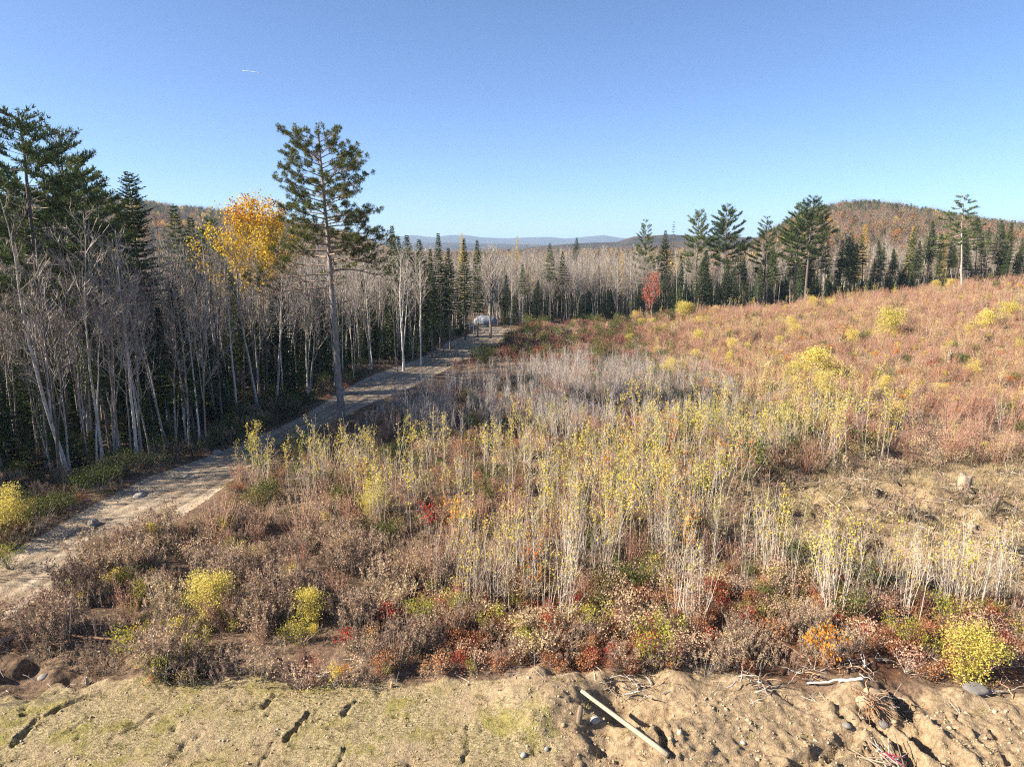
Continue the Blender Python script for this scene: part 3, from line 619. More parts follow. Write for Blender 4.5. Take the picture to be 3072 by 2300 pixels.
def weed(n=12, H=1.15, head=26, sp=.35):
    Cn = MB()
    for k in range(n):
        a = rng.uniform(0, 6.28); q = rng.uniform(0, 1)**.5; h = H*rng.uniform(.65, 1.1)
        P = bent((math.cos(a)*q*.3, math.sin(a)*q*.3, 0), (math.cos(a)*sp*q, math.sin(a)*sp*q, 1), h, 4, (0, 0, 0), .05)
        Cn.tube(P, np.linspace(.006, .003, 4), 3, 0)
        up = interp(P, 1-rng.uniform(0, .28, head)); d = rdir(head, .5)
        Cn.diamond(up+d*rng.uniform(0, .05, head)[:, None], d, rng.uniform(.04, .10, head), rng.uniform(.02, .045, head), 1)
        m = 10; Cn.diamond(interp(P, rng.uniform(.05, .7, m)), rdir(m, -.3), rng.uniform(.06, .12, m), .022, 2)
    return Cn
def bush(n=500, Rx=.6, H=1.1, leaf=.06, lo=.15, lobes=7, st=14):
    Cn = MB(); T = MB()
    c = rng.normal(0, .38, (lobes, 3))*[Rx, Rx, 0]; c[:, 2] = rng.uniform(lo+.2, .85, lobes)*H
    lr = rng.uniform(.3, .6, lobes)*min(Rx, H)
    for k in range(st):
        q = c[k % lobes]+rng.normal(0, .25*Rx, 3)*[1, 1, .4]; a = rng.uniform(0, 6.28)
        P = bent((math.cos(a)*.06, math.sin(a)*.06, 0), q-[0, 0, 0], np.linalg.norm(q)+.1, 4, (0, 0, 0), .05); T.tube(P, [.012, .009, .006, .003], 3)
    li = rng.integers(0, lobes, n); d = rdir(n); p = c[li]+d*lr[li, None]*rng.uniform(.3, 1.1, n)[:, None]*[1.2, 1.2, 1]; p[:, 2] = np.maximum(p[:, 2], .04)
    Cn.diamond(p, rdir(n), rng.uniform(.7, 1.3, n)*leaf, rng.uniform(.5, .9, n)*leaf, 1)
    return T, Cn
def tuft(n=34, H=.35, sp=.6, w_=.012):
    Cn = MB(); a = rng.uniform(0, 6.28, n); q = rng.uniform(0, 1, n)
    Cn.sliver(np.stack([np.cos(a)*q*.12, np.sin(a)*q*.12, 0*a], 1), np.stack([np.cos(a)*sp*rng.uniform(.2, 1.6, n), np.sin(a)*sp*rng.uniform(.2, 1.6, n), np.ones(n)], 1), rng.uniform(.5, 1.1, n)*H, w_)
    return Cn
def joined(name, parts, mats):
    b = MB()
    for m in parts: b.merge(m)
    return b.mesh(name, mats, 'q')
def mats2(T, Cn, name, bark, tw, leaf):
    """meshes for trunk and crown, plus one joined mesh for far instances"""
    tm = T.mesh(name+'_trunk', [bark]); cm = Cn.mesh(name+'_crown', [tw, leaf], 'q')
    J = MB(); J.merge(T, 2); J.merge(Cn); jm = J.mesh(name+'_whole', [tw, leaf, bark], 'q')
    return (tm, cm, jm)

def Z(x, y): return float(surf_h(np.array([x]), np.array([y]))[0])
# variants
BT = [mats2(*bare_tree(H=rng.uniform(13, 15.5), r=rng.uniform(.05, .10), nb=int(rng.integers(11, 20)), first=rng.uniform(.3, .55), fork=(1,0,2,0,0,0,2,0,1)[k], spread=rng.uniform(.2, .36), twigs=.7), 'bare_tree', ('bark_grey','bark_grey','bark_dark','bark_grey','bark_white','bark_grey','bark_grey','bark_dark','bark_grey')[k], 'twig', 'gold') for k in range(9)]
BIRCH = [mats2(*bare_tree(H=15, r=.13, nb=20, first=.5, fork=2, spread=.3), 'birch', 'bark_white', 'stem', 'gold') for k in range(2)]
BROAD = mats2(*bare_tree(H=14, r=.2, nb=26, first=.3, fork=3, spread=.5, wob=.06), 'broad_tree', 'bark_grey', 'twig', 'gold')
FAINT = []
for k in range(3):
    T, C_ = bare_tree(H=14, r=.1, nb=14, first=.45, spread=.3); add_leaves(C_, 1, 260, .16, 7.5); FAINT.append(mats2(T, C_, 'thin_leafed_tree', 'bark_grey', 'twig', ('gold','yel2','orange')[k]))
FIR = [mats2(*spruce(H=13.5, Rm=1.9+.5*(k % 2), base=.28+.1*(k % 3)), 'fir', 'bark_dark', 'twig', 'needle') for k in range(4)]
FIRL = [mats2(*spruce(H=13.5, Rm=1.9, base=.55, step=.34, irr=.25), 'spruce_tall', 'bark_dark', 'twig', 'needle') for k in range(2)]
YFIR = [mats2(*spruce(H=5.5, Rm=1.4, base=.06, r=.06, dead=False), 'young_fir', 'bark_dark', 'twig', 'needle') for k in range(2)]
WP = [mats2(*pine(H=21, Rm=4.0+.6*k, base=.34+.04*k, nwh=19+2*k, per=3, irr=.45, tuft=8, tl=.42, tw=.06, up=.45), 'white_pine', 'bark_dark', 'twig', 'needle_pine') for k in range(3)]
LARCH = mats2(*spruce(H=14, Rm=1.5, base=.3, dens=.8, step=.4, dead=False), 'larch', 'bark_grey', 'twig', 'gold')
SAPM = [('yel','stem'),('yel','stem'),('yel2','stem'),('ygreen','stem'),('yel','stem_grey'),('orange','stem')]
SAP = []
for k in range(9):
    lf, st = SAPM[k % 6]; SAP.append(mats2(*sapling(H=rng.uniform(3.2, 4.2), nleaf=int(rng.integers(70, 150)), leaf=.085, lo=.5, r=.018, stems=1+(k % 3 == 2), nb=int(rng.integers(8, 14))), 'sapling', st, st, lf))
BARE = [mats2(*sapling(H=rng.uniform(3, 3.9), nleaf=int(rng.integers(0, 30)), r=.017, nb=9, stems=1+(k % 2)*2, lo=.7), 'bare_sapling', 'stem', 'stem', 'yel') for k in range(5)]
PALE = [mats2(*sapling(H=rng.uniform(3.0, 4.0), r=.015, nleaf=(60, 10, 110, 25)[k], leaf=.085, nb=3, stems=5, spread=.14, lo=.62), 'pale_stems', 'stem', 'stem', 'yel') for k in range(4)]
BGREY = [mats2(*sapling(H=rng.uniform(2.6, 3.4), nleaf=(0, 10, 0)[k], nb=8, stems=3, spread=.2), 'grey_sapling', 'stem_grey', 'stem_grey', 'yel') for k in range(3)]
SHOOT = [shoots().mesh('shoots', ['twig_red', 'tan']) for k in range(3)]
SHOOTT = [shoots(26, 1.8, .4, 12, .05).mesh('tan_shoots', ['twig_red', 'tan']) for k in range(3)]
PINK = [shoots(26, 1.6, .5, 14, .05).mesh('pink_shoots', ['twig_red', 'pink']) for k in range(3)]
MAROON = [shoots(24, 1.3, .6, 14, .06).mesh('maroon_shoots', ['twig_red', 'maroon']) for k in range(2)]
WEED = [weed().mesh('weed', ['stem_grey', 'weed', 'weed_low'], 'q') for k in range(4)]
WEEDS = [weed(9, .75, 20).mesh('low_weed', ['stem_grey', 'weed', 'weed_low'], 'q') for k in range(2)]
def bushes(nm, lf, cnt=2, **k): return [mats2(*bush(**k), nm, 'twig', 'twig', lf) for _ in range(cnt)]
B_RUST = bushes('rust_bush', 'rust', 3, n=420, Rx=.5, H=.6, leaf=.06); B_RED = bushes('red_bush', 'red', 2, n=240, Rx=.4, H=.9, leaf=.07)
B_YG = bushes('yellow_green_bush', 'ygreen', 2, n=420, Rx=.6, H=1.2, leaf=.065); B_YEL = bushes('yellow_bush', 'yel2', 3, n=5200, Rx=1.15, H=3.2, leaf=.085, lobes=20, lo=-.1)
B_OR = bushes('orange_bush', 'orange', 2, n=260, Rx=.5, H=1.1, leaf=.08); B_GR = bushes('green_bush', 'green', 3, n=600, Rx=.9, H=1.5, leaf=.09, lobes=10)
B_DK = bushes('dark_low_bush', 'weed_low', 2, n=380, Rx=.7, H=.7, leaf=.07)
B_TAN = bushes('tan_bush', 'tan', 3, n=420, Rx=.8, H=1.1, leaf=.07)
B_YS = bushes('small_yellow_bush', 'yel', 2, n=260, Rx=.45, H=1.3, leaf=.07)
B_MIX = bushes('mixed_low_bush', 'mixlow', 2, n=420, Rx=.7, H=1.0, leaf=.07)
TUFT = [tuft().mesh('straw_tuft', ['straw']) for k in range(3)]; TUFTG = [tuft(30, .22, 2.2, .018).mesh('straw_lying', [m_]) for m_ in ('strawg', 'straw', 'weed_low')]
LITTER = [tuft(26, .22, 3.0, .014).mesh('litter', ['straw']) for k in range(2)]

# ------------------------------------------------------------------ forest
def tree_at(kind, tm, x, y, H, H0, label, cat, group=None, top=None, rz=None, rsc=1.0, names=('trunk', 'crown')):
    z = Z(x, y); s = H/H0; tilt = (0, 0)
    if top is not None: tilt = (-(top[1])/H, top[0]/H)
    return thing(kind, list(zip(names, tm[:2])), (x, y, z-.08), rng.uniform(0, 6.28) if rz is None else rz, (s*rsc, s*rsc, s), label, cat, group, tilt)
def base_top(kind, tm, H0, b, t, label, cat, group=None, rsc=1., **k):
    """tree whose foot and tip are given as photo pixels"""
    x, y = G(*b); tx, tz = top_at(t[0], t[1], y); z = Z(x, y)
    return tree_at(kind, tm, x, y, tz-z, H0, label, cat, group, top=(tx-x, 0), rsc=rsc, **k)
def dist_top(kind, tm, H0, px, py, dist, label, cat, group=None, rsc=1., lean=0, **k):
    x, tz = top_at(px, py, dist); x -= lean; z = Z(x, dist)
    return tree_at(kind, tm, x, dist, tz-z, H0, label, cat, group, top=(lean, 0), rsc=rsc, **k)

T, C_ = red_pine(); rp = (T.mesh('red_pine_trunk', ['bark_pine']), C_.mesh('red_pine_crown', ['limb', 'needle_red'], 'q'))
x, y = G(1025, 1255); tx, tz = top_at(1000, 352, y); zz = Z(x, y)
thing('red_pine', [('trunk', rp[0]), ('crown', rp[1])], (x, y, zz-.1), 0, (tz-zz)/22.9, 'tall lone red pine with a bare trunk standing beside the dirt road', 'tree')
HERO = (x, y)

# tall white pines and spruces of the left wood
wpl = [mats2(*pine(H=21, Rm=5.2, base=.45, nwh=22, per=4, r=.28, tuft=9, tl=.32, up=.3, irr=.35), 'white_pine_near', 'bark_dark', 'twig', 'needle_pine') for k in range(2)]
dist_top('white_pine', wpl[0], 21, 35, 330, 44, 'tallest white pine at the left edge of the picture', 'tree', rz=0.4)
dist_top('white_pine', wpl[1], 21, 165, 385, 48, 'white pine with upswept limbs just right of the tallest left pine', 'tree', rz=2.0, rsc=.85)
dist_top('white_pine', wpl[0], 21, 262, 500, 52, 'shorter white pine leaning its limbs right over the left wood', 'tree', rz=3.9, rsc=1.0)
dist_top('white_pine', wpl[1], 21, -120, 420, 50, 'white pine cut off by the left edge of the picture', 'tree', rz=5.)
dist_top('spruce', mats2(*spruce(H=18, Rm=2.7, base=.3, r=.17, step=.36, irr=.3, tip=.6), 'tall_spruce', 'bark_dark', 'twig', 'needle'), 18, 385, 510, 55, 'tall dark spruce rising alone above the left wood', 'tree')
dist_top('spruce', FIRL[0], 13.5, 520, 615, 66, 'thin spruce poking out between the tall left spruce and the golden tree', 'tree')
dist_top('spruce', FIR[1], 13.5, 570, 650, 70, 'small spruce tip just left of the golden tree', 'tree')
dist_top('pine', wpl[1], 21, 630, 655, 80, 'rounded green pine low behind the golden tree', 'tree', rsc=.7)
# golden tree beside the lone pine
T, C_ = bare_tree(H=17, r=.12, nb=20, first=.5, fork=2, spread=.62, twigs=.6); V_ = np.concatenate(C_.V)
add_leaves(C_, 1, 7500, .19, 9.2, V_, .28)
hi = V_[V_[:, 2] > 14.2]; add_leaves(C_, 2, 800, .19, 15.2, hi[hi[:, 2] > 15.2], .2)
gt = (T.mesh('gold_trunk', ['bark_grey']), C_.mesh('gold_crown', ['twig', 'gold', 'orange'], 'q'))
dist_top('golden_tree', gt, 17.8, 757, 572, 62, 'golden maple with an orange top beside the lone red pine', 'tree')
MARKS = [(60,'the tallest left white pine'),(200,'the forked white tree'),(385,'the tall left spruce'),(570,'the small spruce by the golden tree'),(757,'the golden maple'),(890,'the leaning white birch'),(1010,'the lone red pine'),(1205,'the white forked birch'),(1310,'the tallest fir spire'),(1470,'the blue grey boulders'),(1650,'the ragged middle spruce'),(1730,'the dark far spire'),(1865,'the small golden larch'),(1962,'the rusty red maple'),(2098,'the pointed white pine'),(2182,'the wide crowned pine'),(2305,'the yellowish pine'),(2440,'the flat topped pine'),(2598,'the golden tree below the hill'),(2742,'the pale yellow pointed tree'),(2840,'the yellow tree by the wind swept pine'),(2945,'the wind swept pine')]
def scr(x, y): return 1536+F*x/(y*CP+CAMH*SP)
def near_mark(x, y):
    px = scr(x, y); d, nm = min(((abs(px-m), n) for m, n in MARKS)); m = [a for a, n in MARKS if n == nm][0]
    return ('left of ' if px < m-25 else 'right of ' if px > m+25 else 'in line with ')+nm
# front trees with known feet and tips
front = [((205,1435),(190,600),'bark_white','white barked tree with a bare forked crown above the left wood',1.2,1),((310,1405),(250,640),0,'',1.3,0),((180,1440),(30,800),0,'',1.2,0),((60,1390),(-20,900),0,'',1.,0),((290,1400),(290,800),0,'',1,0),((395,1395),(380,900),0,'',.9,0),
 ((345,1395),(330,760),0,'',1.,0),((420,1380),(400,800),0,'',.9,0),((525,1345),(430,820),0,'',1.1,0),((570,1345),(520,780),0,'',1.,0),((600,1340),(540,740),0,'',1.1,0),((620,1350),(590,820),0,'',.9,0),((690,1220),(640,760),0,'',1.,0),
 ((925,1190),(868,850),'w','leaning white birch just left of the lone pine trunk',.9,0),((1005,1170),(960,800),0,'',1.1,0),((1062,1145),(1040,800),0,'',.9,0),((1192,1110),(1170,790),0,'',.8,0),((1210,1108),(1205,760),'w','white forked birch beside the road left of the dark firs',1.1,1),((1262,1092),(1248,770),'w','straight pale birch right of the white forked birch',.9,0),
 ((1240,1092),(1225,850),0,'',.7,0),((1470,1010),(1480,735),'b','grey broad crowned tree beside the blue rock at the end of the road',1,1),((1420,1010),(1420,840),0,'',.9,0),((780,1210),(745,800),0,'',.9,0),((850,1195),(820,780),0,'',.9,0),((1110,1120),(1110,830),0,'',.8,0),((1330,1050),(1320,850),0,'',.8,0)]
for k, (b, t, kd, lab, rs, _) in enumerate(front):
    if kd == 'bark_white': tm, H0, nm = BT[0], 14.3, 'birch_tree'
    elif kd == 'w': tm, H0, nm = BIRCH[1 if k != 13 else 0], 15, 'birch_tree'
    elif kd == 'b': tm, H0, nm = BROAD, 14, 'bare_tree'
    else: tm, H0, nm = BT[k % 9], 14.3, 'bare_tree'
    base_top(nm, tm, H0, b, t, lab or f'pale leafless roadside tree {near_mark(*G(*b))}, {("upright", "leaning left")[int(b[0]-t[0] > 30)]}, {("slim", "stout")[int(rs > .95)]}', 'tree', None if lab else 'leafless trees lining the dirt road', rsc=rs)

# right-hand side special trees (hidden feet behind the crest)
WG = None
for px, py, d, kk, rs, lab in [(1940,662,140,0,.9,'white pine with twin upswept tops, leftmost of the pines on the right'),(2098,632,138,1,1.,'pointed white pine between the sparse spruce and the wide pine'),(2182,618,136,2,1.15,'wide crowned white pine in the middle of the right hand pines'),
  (2305,652,134,0,1.1,'bushy yellowish green pine left of the flat topped pine'),(2440,592,128,2,1.2,'flat topped white pine with two trunks, tallest of the right hand pines'),(2400,610,131,1,1.0,'left trunk of the pair under the flat pine crown'),
  (2690,760,150,0,.8,'low dark pine behind the far right firs')]:
    dist_top('white_pine', WP[kk], 21, px, py, d, lab, 'tree', rsc=rs)
lone = mats2(*pine(H=17, Rm=3.6, base=.5, nwh=13, per=3, r=.22, tuft=9, irr=.6, up=.12, shape=lambda u: (1-u)**.8*1.0+.1), 'lone_pine', 'bark_grey', 'twig', 'needle_pine')
dist_top('white_pine', lone, 17, 2945, 578, 118, 'irregular wind swept white pine towering near the right edge', 'tree', lean=1.4)
dist_top('spruce', mats2(*spruce(H=16, Rm=1.1, base=.4, dens=.4, step=.55, irr=.4), 'thin_spruce', 'bark_dark', 'twig', 'needle'), 16, 2022, 662, 140, 'thin almost bare spruce between the right hand pines', 'tree')
for px, py, d, lab in [(1997,690,142,'narrow dark spruce left of the almost bare spruce'),(1650,728,126,'ragged spruce above the middle wood, biggest of its pair'),(1688,752,128,'smaller ragged spruce right of the biggest one in the middle wood'),(1730,712,170,'thin dark spire rising above the middle of the far wood'),(1568,790,118,'small spruce standing half way down the middle wood'),
  (1176,675,86,'dark spruce right behind the lone pine limbs'),(1220,704,92,'narrow spruce tip left of the broad fir'),(1257,717,88,'broad dark fir with drooping boughs'),(1314,698,92,'sharp fir spire, tallest of the firs beside the road'),(1392,714,100,'dark narrow fir right of the tallest spire'),(1431,718,104,'small dark fir left of the pale twiggy trees'),(1345,742,92,'fir hidden behind the tallest spire'),(1196,712,95,'slim fir between the two spruces'),(1290,745,86,'low fir beside the tallest spire')]:
    tm = (FIRL if 'ragged' in lab or 'half way' in lab else FIR)[len(lab) % 2]
    dist_top('fir_tree' if 'fir' in lab else 'spruce', tm, 13.5, px, py, d, lab, 'tree', rsc=1.1 if 'broad' in lab else .9)
LARG = [(1385,695,122,'orange larch rising behind the roadside firs',.9,1),(1552,704,150,'golden tree top above the middle wood',.7,0),(1865,752,138,'small golden larch left of the right hand pines',.8,0),(2598,668,152,'golden tree left of the other golden ones before the right hill',1.2,0),(2742,676,150,'pale yellow pointed tree before the right hill',1.0,0),(2838,694,148,'yellow tree just left of the wind swept pine',.9,0)]
for px, py, d, lab, rs, o in LARG: dist_top('golden_larch', LARCH, 14, px, py, d, lab, 'tree', rsc=rs)
T, C_ = bare_tree(H=9, r=.1, nb=18, first=.2, spread=.4, twigs=.5); add_leaves(C_, 1, 1500, .19, 1.5, None, .22)
rm = mats2(T, C_, 'red_maple', 'bark_dark', 'twig', 'red'); x, tz = top_at(1962, 822, 116)
tree_at('red_maple', rm, x, 116, tz-Z(x, 116), 9, 'small rusty red maple in front of the right wood', 'tree', rsc=.85)

# the woods: nearest 300 leafless trees and 230 firs are things, the rest of the wood is stuff
EDGE = [tuple(p) for p in FOR_E]
LEFTW = np.array([(-75, EDGE[0][1]+3)]+EDGE+[(-1, 118), (2, 128), (-10, 175), (-110, 175)])
BACKW = np.array([(-1, 119), (8, 127), (20, 128), (42, 131), (66, 131), (100, 130), (135, 128), (150, 190), (-10, 190)])
BACKM = np.array([(-1, 118), (8, 126), (16, 127), (27, 131), (30, 190), (-10, 190)])
def poisson(poly, dens, mind):
    x, y = fill(poly, dens, 0, margin=.3); keep = []; cell = {}
    for a, b in zip(x, y):
        k = (int(a/mind), int(b/mind))
        if any((a-c)**2+(b-d)**2 < mind*mind for i in (-1, 0, 1) for j in (-1, 0, 1) for c, d in cell.get((k[0]+i, k[1]+j), ())): continue
        cell.setdefault(k, []).append((a, b)); keep.append((a, b))
    return np.array(keep)
A1 = poisson(LEFTW, .36, 1.1); A2 = poisson(BACKM, .6, 1.05); A3 = poisson(BACKW, .16, 1.4)
BP = np.vstack([A1, A2, A3]); BP = BP[np.hypot(BP[:, 0]-HERO[0], BP[:, 1]-HERO[1]) > 3]
edged = np.abs(sdf(BP[:, 0], BP[:, 1], np.vstack([LEFTW])))
vis = in_view(BP[:, 0], BP[:, 1], 1.0)
dk = np.where(vis, BP[:, 1]+1.6*np.minimum(edged, 40), 1e6); order = np.argsort(dk)
near = BP[order[:270]]; rest = BP[order[270:]]
srcs = {}
def mass(kind, name, tms, pts, h0, h1, labs, cat, rs0=.7, rs1=1.15, parts=('trunk', 'crown')):
    zz = surf_h(pts[:, 0], pts[:, 1])
    made = []
    for k, (x, y) in enumerate(pts):
        v = int(rng.integers(0, len(tms))); lab, grp = labs(x, y); s = rng.uniform(h0, h1)*(np.interp(y, [50, 85, 125], [1, .9, .80]) if kind == 'a' else 1); rr = s*rng.uniform(rs0, rs1)
        key = (kind, name, v); loc = (x, y, zz[k]-.06); rz = rng.uniform(0, 6.28); tl = tuple(rng.normal(0, .05, 2))
        sz = 'tall' if s > h0+.72*(h1-h0) else 'short' if s < h0+.28*(h1-h0) else 'middling'; ln = ' leaning right' if tl[1] > .06 else ' leaning left' if tl[1] < -.06 else ''
        if kind == 'a': lab = f"{sz} {BARKW[v]} tree{ln} {near_mark(x, y)}, {'front rank' if y+0 < 60 or 112 < y < 130 else 'inside the wood'}"
        elif kind in 'fg': lab = f"{sz} {'narrow' if rr/s < .9 else 'broad'} dark fir{ln} {near_mark(x, y)}, {'nearer' if y < 90 or 120 < y < 136 else 'farther'} rank"
        elif kind in 'st':
            pxs = scr(x, y); rel = ['far left','left','centre left','centre','centre right','right','far right'][int(np.clip((pxs-700)/340, 0, 6))]
            lab = f"{sz} {'yellow leafed' if kind == 's' else 'pale leafless'} {('single stemmed','twin stemmed')[int((v % 3 == 2) if kind == 's' else (v % 2))]} sapling{ln}, {rel}, {'front edge' if y < 22 else 'second rank' if y < 23.5 else 'third rank' if y < 25.5 else 'middle' if y < 29 else 'back'} of thicket"
        wl = lab.split()
        if len(wl) > 16: lab = lab.replace(' leaning right', '').replace(' leaning left', '')
        if len(lab.split()) > 16: lab = lab.rsplit(',', 1)[0]
        lab = lab.replace('leaning right right', 'tilting right, right').replace('leaning left left', 'tilting left, left')
        if key not in srcs: srcs[key] = thing(name, list(zip(parts, tms[v][:2])), loc, rz, (rr, rr, s), lab, cat, grp, tl)
        else:
            o = dup(srcs[key], loc, rz, (rr, rr, s), lab, tl); o['group'] = grp
BARKW = ['forked grey','slim grey','many stemmed dark','straight grey','straight whitish','slender grey','many stemmed grey','slim dark','forked pale']
def lab_bare(x, y):
    if y < 58: return 'slim leafless grey tree in the dark wood left of the lone pine', 'leafless trees of the left wood'
    if x < -2: return 'slim leafless tree in the sunlit wood beyond the lone pine', 'leafless trees beyond the lone pine'
    return 'slim leafless tree in the wood across the back of the clearing', 'leafless trees at the back of the clearing'
mass('a', 'bare_tree', BT, near, .82, 1.08, lab_bare, 'tree', .8, 1.25)
auto_scatter('leafless_wood', 'mass of leafless grey trees deeper in the wood', [t[2] for t in BT]+[FAINT[0][2], FAINT[1][2]], rest[:, 0], rest[:, 1], .8, 1.08, .03, weights=[.104]*9+[.034, .03], zs=rng.uniform(.8, 1.06, len(rest))*np.interp(rest[:, 1], [50, 85, 125], [1, .88, .76]))
# conifers
FP = np.vstack([poisson(LEFTW, .055, 2.4), poisson(np.array([(28,129),(100,127),(136,126),(145,150),(28,150)]), .22, 1.7), poisson(BACKM, .04, 3.5)])
# roadside fir group
FP = np.vstack([FP, np.stack([rng.uniform(-15, -4, 16), rng.uniform(82, 100, 16)], 1)]); FP = FP[(sdf(FP[:,0], FP[:,1], ROAD) > 2.5)]
k = in_view(FP[:, 0], FP[:, 1], 1.05); FPv = FP[k]; FPv = FPv[np.argsort(FPv[:, 1])][:260]
def lab_fir(x, y):
    if x < -2: return 'dark green fir among the leafless trees of the left wood', 'firs of the left wood'
    if x < 60: return 'dark green fir below the pines on the right', 'firs below the right hand pines'
    return 'dark green fir in the dense row at the right edge of the clearing', 'firs in the right hand row'
nl = FPv[FPv[:, 0] < -2]; nr_ = FPv[FPv[:, 0] >= -2]
mass('f', 'fir_tree', FIR, nl, .42, .88, lab_fir, 'tree')
mass('g', 'fir_tree', FIR+FIRL, nr_, .5, .92, lab_fir, 'tree', .9, 1.3)
# young firs and dark undergrowth inside the left wood
LW2 = np.array([(-60, EDGE[0][1]+4)]+[(a-1.2, b+1.5) for a, b in EDGE]+[(-20, 120), (-60, 120)])
ux, uy = fill(LW2, .14); auto_scatter('young_fir_undergrowth', 'dark young firs filling the shade under the left wood', [t[2] for t in YFIR]+[B_GR[1][2]], ux, uy, .5, 1.3, weights=[.4, .4, .2])
ux, uy = fill(LW2, .9); auto_scatter('wood_undergrowth', 'dark low undergrowth on the floor of the left wood', [B_DK[0][2], B_DK[1][2], B_GR[0][2], B_RUST[0][2]], ux, uy, .6, 1.1, weights=[.4, .4, .12, .08])
ux, uy = fill(BACKW, .25); auto_scatter('wood_undergrowth', 'dark brush at the foot of the back wood', [B_DK[0][2], YFIR[0][2], YFIR[1][2]], ux, uy, .5, 1.0, weights=[.4, .3, .3])
# off-frame wood at the left whose shadows fall on the road
OFF = np.array([(-75, 0), (-31, 6), (-30, 16), (-29, 27), (EDGE[0][0]-1, EDGE[0][1]), (-75, EDGE[0][1]+3)])
P_ = poisson(OFF, .06, 2.5); auto_scatter('leafless_wood', 'leafless wood beyond the left edge of the picture', [t[2] for t in BT], P_[:, 0], P_[:, 1], .75, 1.0, .03)
# far forest plain, everything between the wood and the hills
n = 26000; az = rng.uniform(-.86, .86, n); rr = 150+(900-150)*rng.uniform(0, 1, n)**1.6; x = np.sin(az)*rr; y = np.cos(az)*rr
k = (y > 175) | (x < -75)
k &= ~((x > -115) & (x < -60) & (y < 60)); x, y = x[k], y[k]
FARD = []
for nm, lf, tp in (('far_bare', 'far_twig', 0), ('far_gold', 'gold', 1), ('far_dark', 'needle', 2), ('far_green', 'green', 1), ('far_orange', 'far_orange', 1), ('far_tan', 'far_tan', 1)):
    b = MB()
    if tp == 0:
        b.tube([(0, 0, 0), (0, 0, 9), (0, 0, 14)], [.1, .06, .01], 3); m = 260
        p = rng.normal(0, 1, (m, 3))*[1.1, 1.1, 2.2]+[0, 0, 9.5]; b.sliver(p, rdir(m, 1.2), rng.uniform(.6, 1.6, m), .05)
    elif tp == 1:
        b.tube([(0, 0, 0), (0, 0, 9)], [.12, .05], 3); m = 200; d = rdir(m); p = d*rng.uniform(.5, 1, m)[:, None]*[2.0, 2.0, 3.0]+[0, 0, 9.5]; b.diamond(p, rdir(m), rng.uniform(.35, .7, m), .45)
    else:
        b.tube([(0, 0, 0), (0, 0, 13)], [.12, .02], 3); m = 260; u = rng.uniform(0, 1, m); a = rng.uniform(0, 6.28, m); q = (1-u)*1.7*rng.uniform(.4, 1, m)
        b.diamond(np.stack([np.cos(a)*q, np.sin(a)*q, 2+u*11], 1), np.stack([np.cos(a), np.sin(a), 0*a-.2], 1), .7, .35)
    FARD.append(b.mesh(nm, [lf], 'q'))
auto_scatter('distant_forest', 'mixed leafless and evergreen forest stretching away to the hills', FARD, x, y, .5, .80, .02, weights=[.58, .05, .17, .05, .07, .08], hf=base_h)
def on_hill(H, n, lab, wts, s0, s1, r0=0):
    nr, nx, _ = H.shape; i = rng.uniform(r0, nr*.62, n); j = rng.uniform(0, nx-1.001, n); ii = i.astype(int); jj = j.astype(int); fi = (i-ii)[:, None]; fj = (j-jj)[:, None]
    P = (H[ii, jj]*(1-fi)+H[ii+1, jj]*fi)*(1-fj)+(H[ii, jj+1]*(1-fi)+H[ii+1, jj+1]*fi)*fj
    k = (P[:, 2] > -1); P = P[k]; m = len(P); s = rng.uniform(s0, s1, m)
    pn = fbm(P[:, 0]/60, P[:, 1]/60, 3, 91)
    wts = [np.array(w_)/sum(w_) for w_ in wts]; idx = np.array([rng.choice(6, p=wts[1] if q > .08 else (wts[2] if q < -.22 else wts[0])) for q in pn])
    scatter('hill_woodland', lab, FARD, P-[0, 0, 4.5], np.stack([0*s, 0*s, rng.uniform(0, 6, m)], 1), np.stack([s*1.3, s*1.3, s], 1), idx)
on_hill(HR, 12000, 'autumn woodland on the steep right hand hill', ([.50,.015,.12,.08,.06,.22],[.24,.01,.36,.24,.02,.13],[.50,.02,.06,.06,.10,.26]), .5, .85)
on_hill(HL, 12000, 'autumn woodland on the long left hill', ([.40,.04,.14,.10,.10,.22],[.2,.05,.35,.25,.05,.10],[.42,.05,.05,.08,.2,.20]), .6, 1.0)

# ------------------------------------------------------------------ clearing: brush, saplings, weeds
FIELD = np.vstack([RR[1:], [(2, 121), (20, 126), (42, 126), (70, 125), (100, 124), (140, 122), (80, 60), (45, 36)], GP([(3500,2090),(3072,2075),(2700,2050),(2300,2035),(1900,2050),(1560,2060),(1300,2070),(1000,2080),(700,2060),(450,2060),(200,2010),(0,1945),(-300,1960)])])
def zone(pp, dens, clump=0, cs=3., seed=1, **k):
    x, y = fill(GP(pp), dens, clump, cs, seed, **k)
    k = sdf(x, y, FIELD) < -.15; return x[k], y[k]
def sc(name, lab, protos, xy, s0, s1, w=None, tilt=.1, hum=0):
    zs = None
    if hum: zs = (s0+(s1-s0)*S((vn(xy[0]/hum, xy[1]/hum, 83)-.2)/.6))*rng.uniform(.8, 1.15, len(xy[0]))
    return auto_scatter(name, lab, protos, xy[0], xy[1], s0, s1, tilt, weights=w, zs=zs)
W = lambda l: [t[2] for t in l]
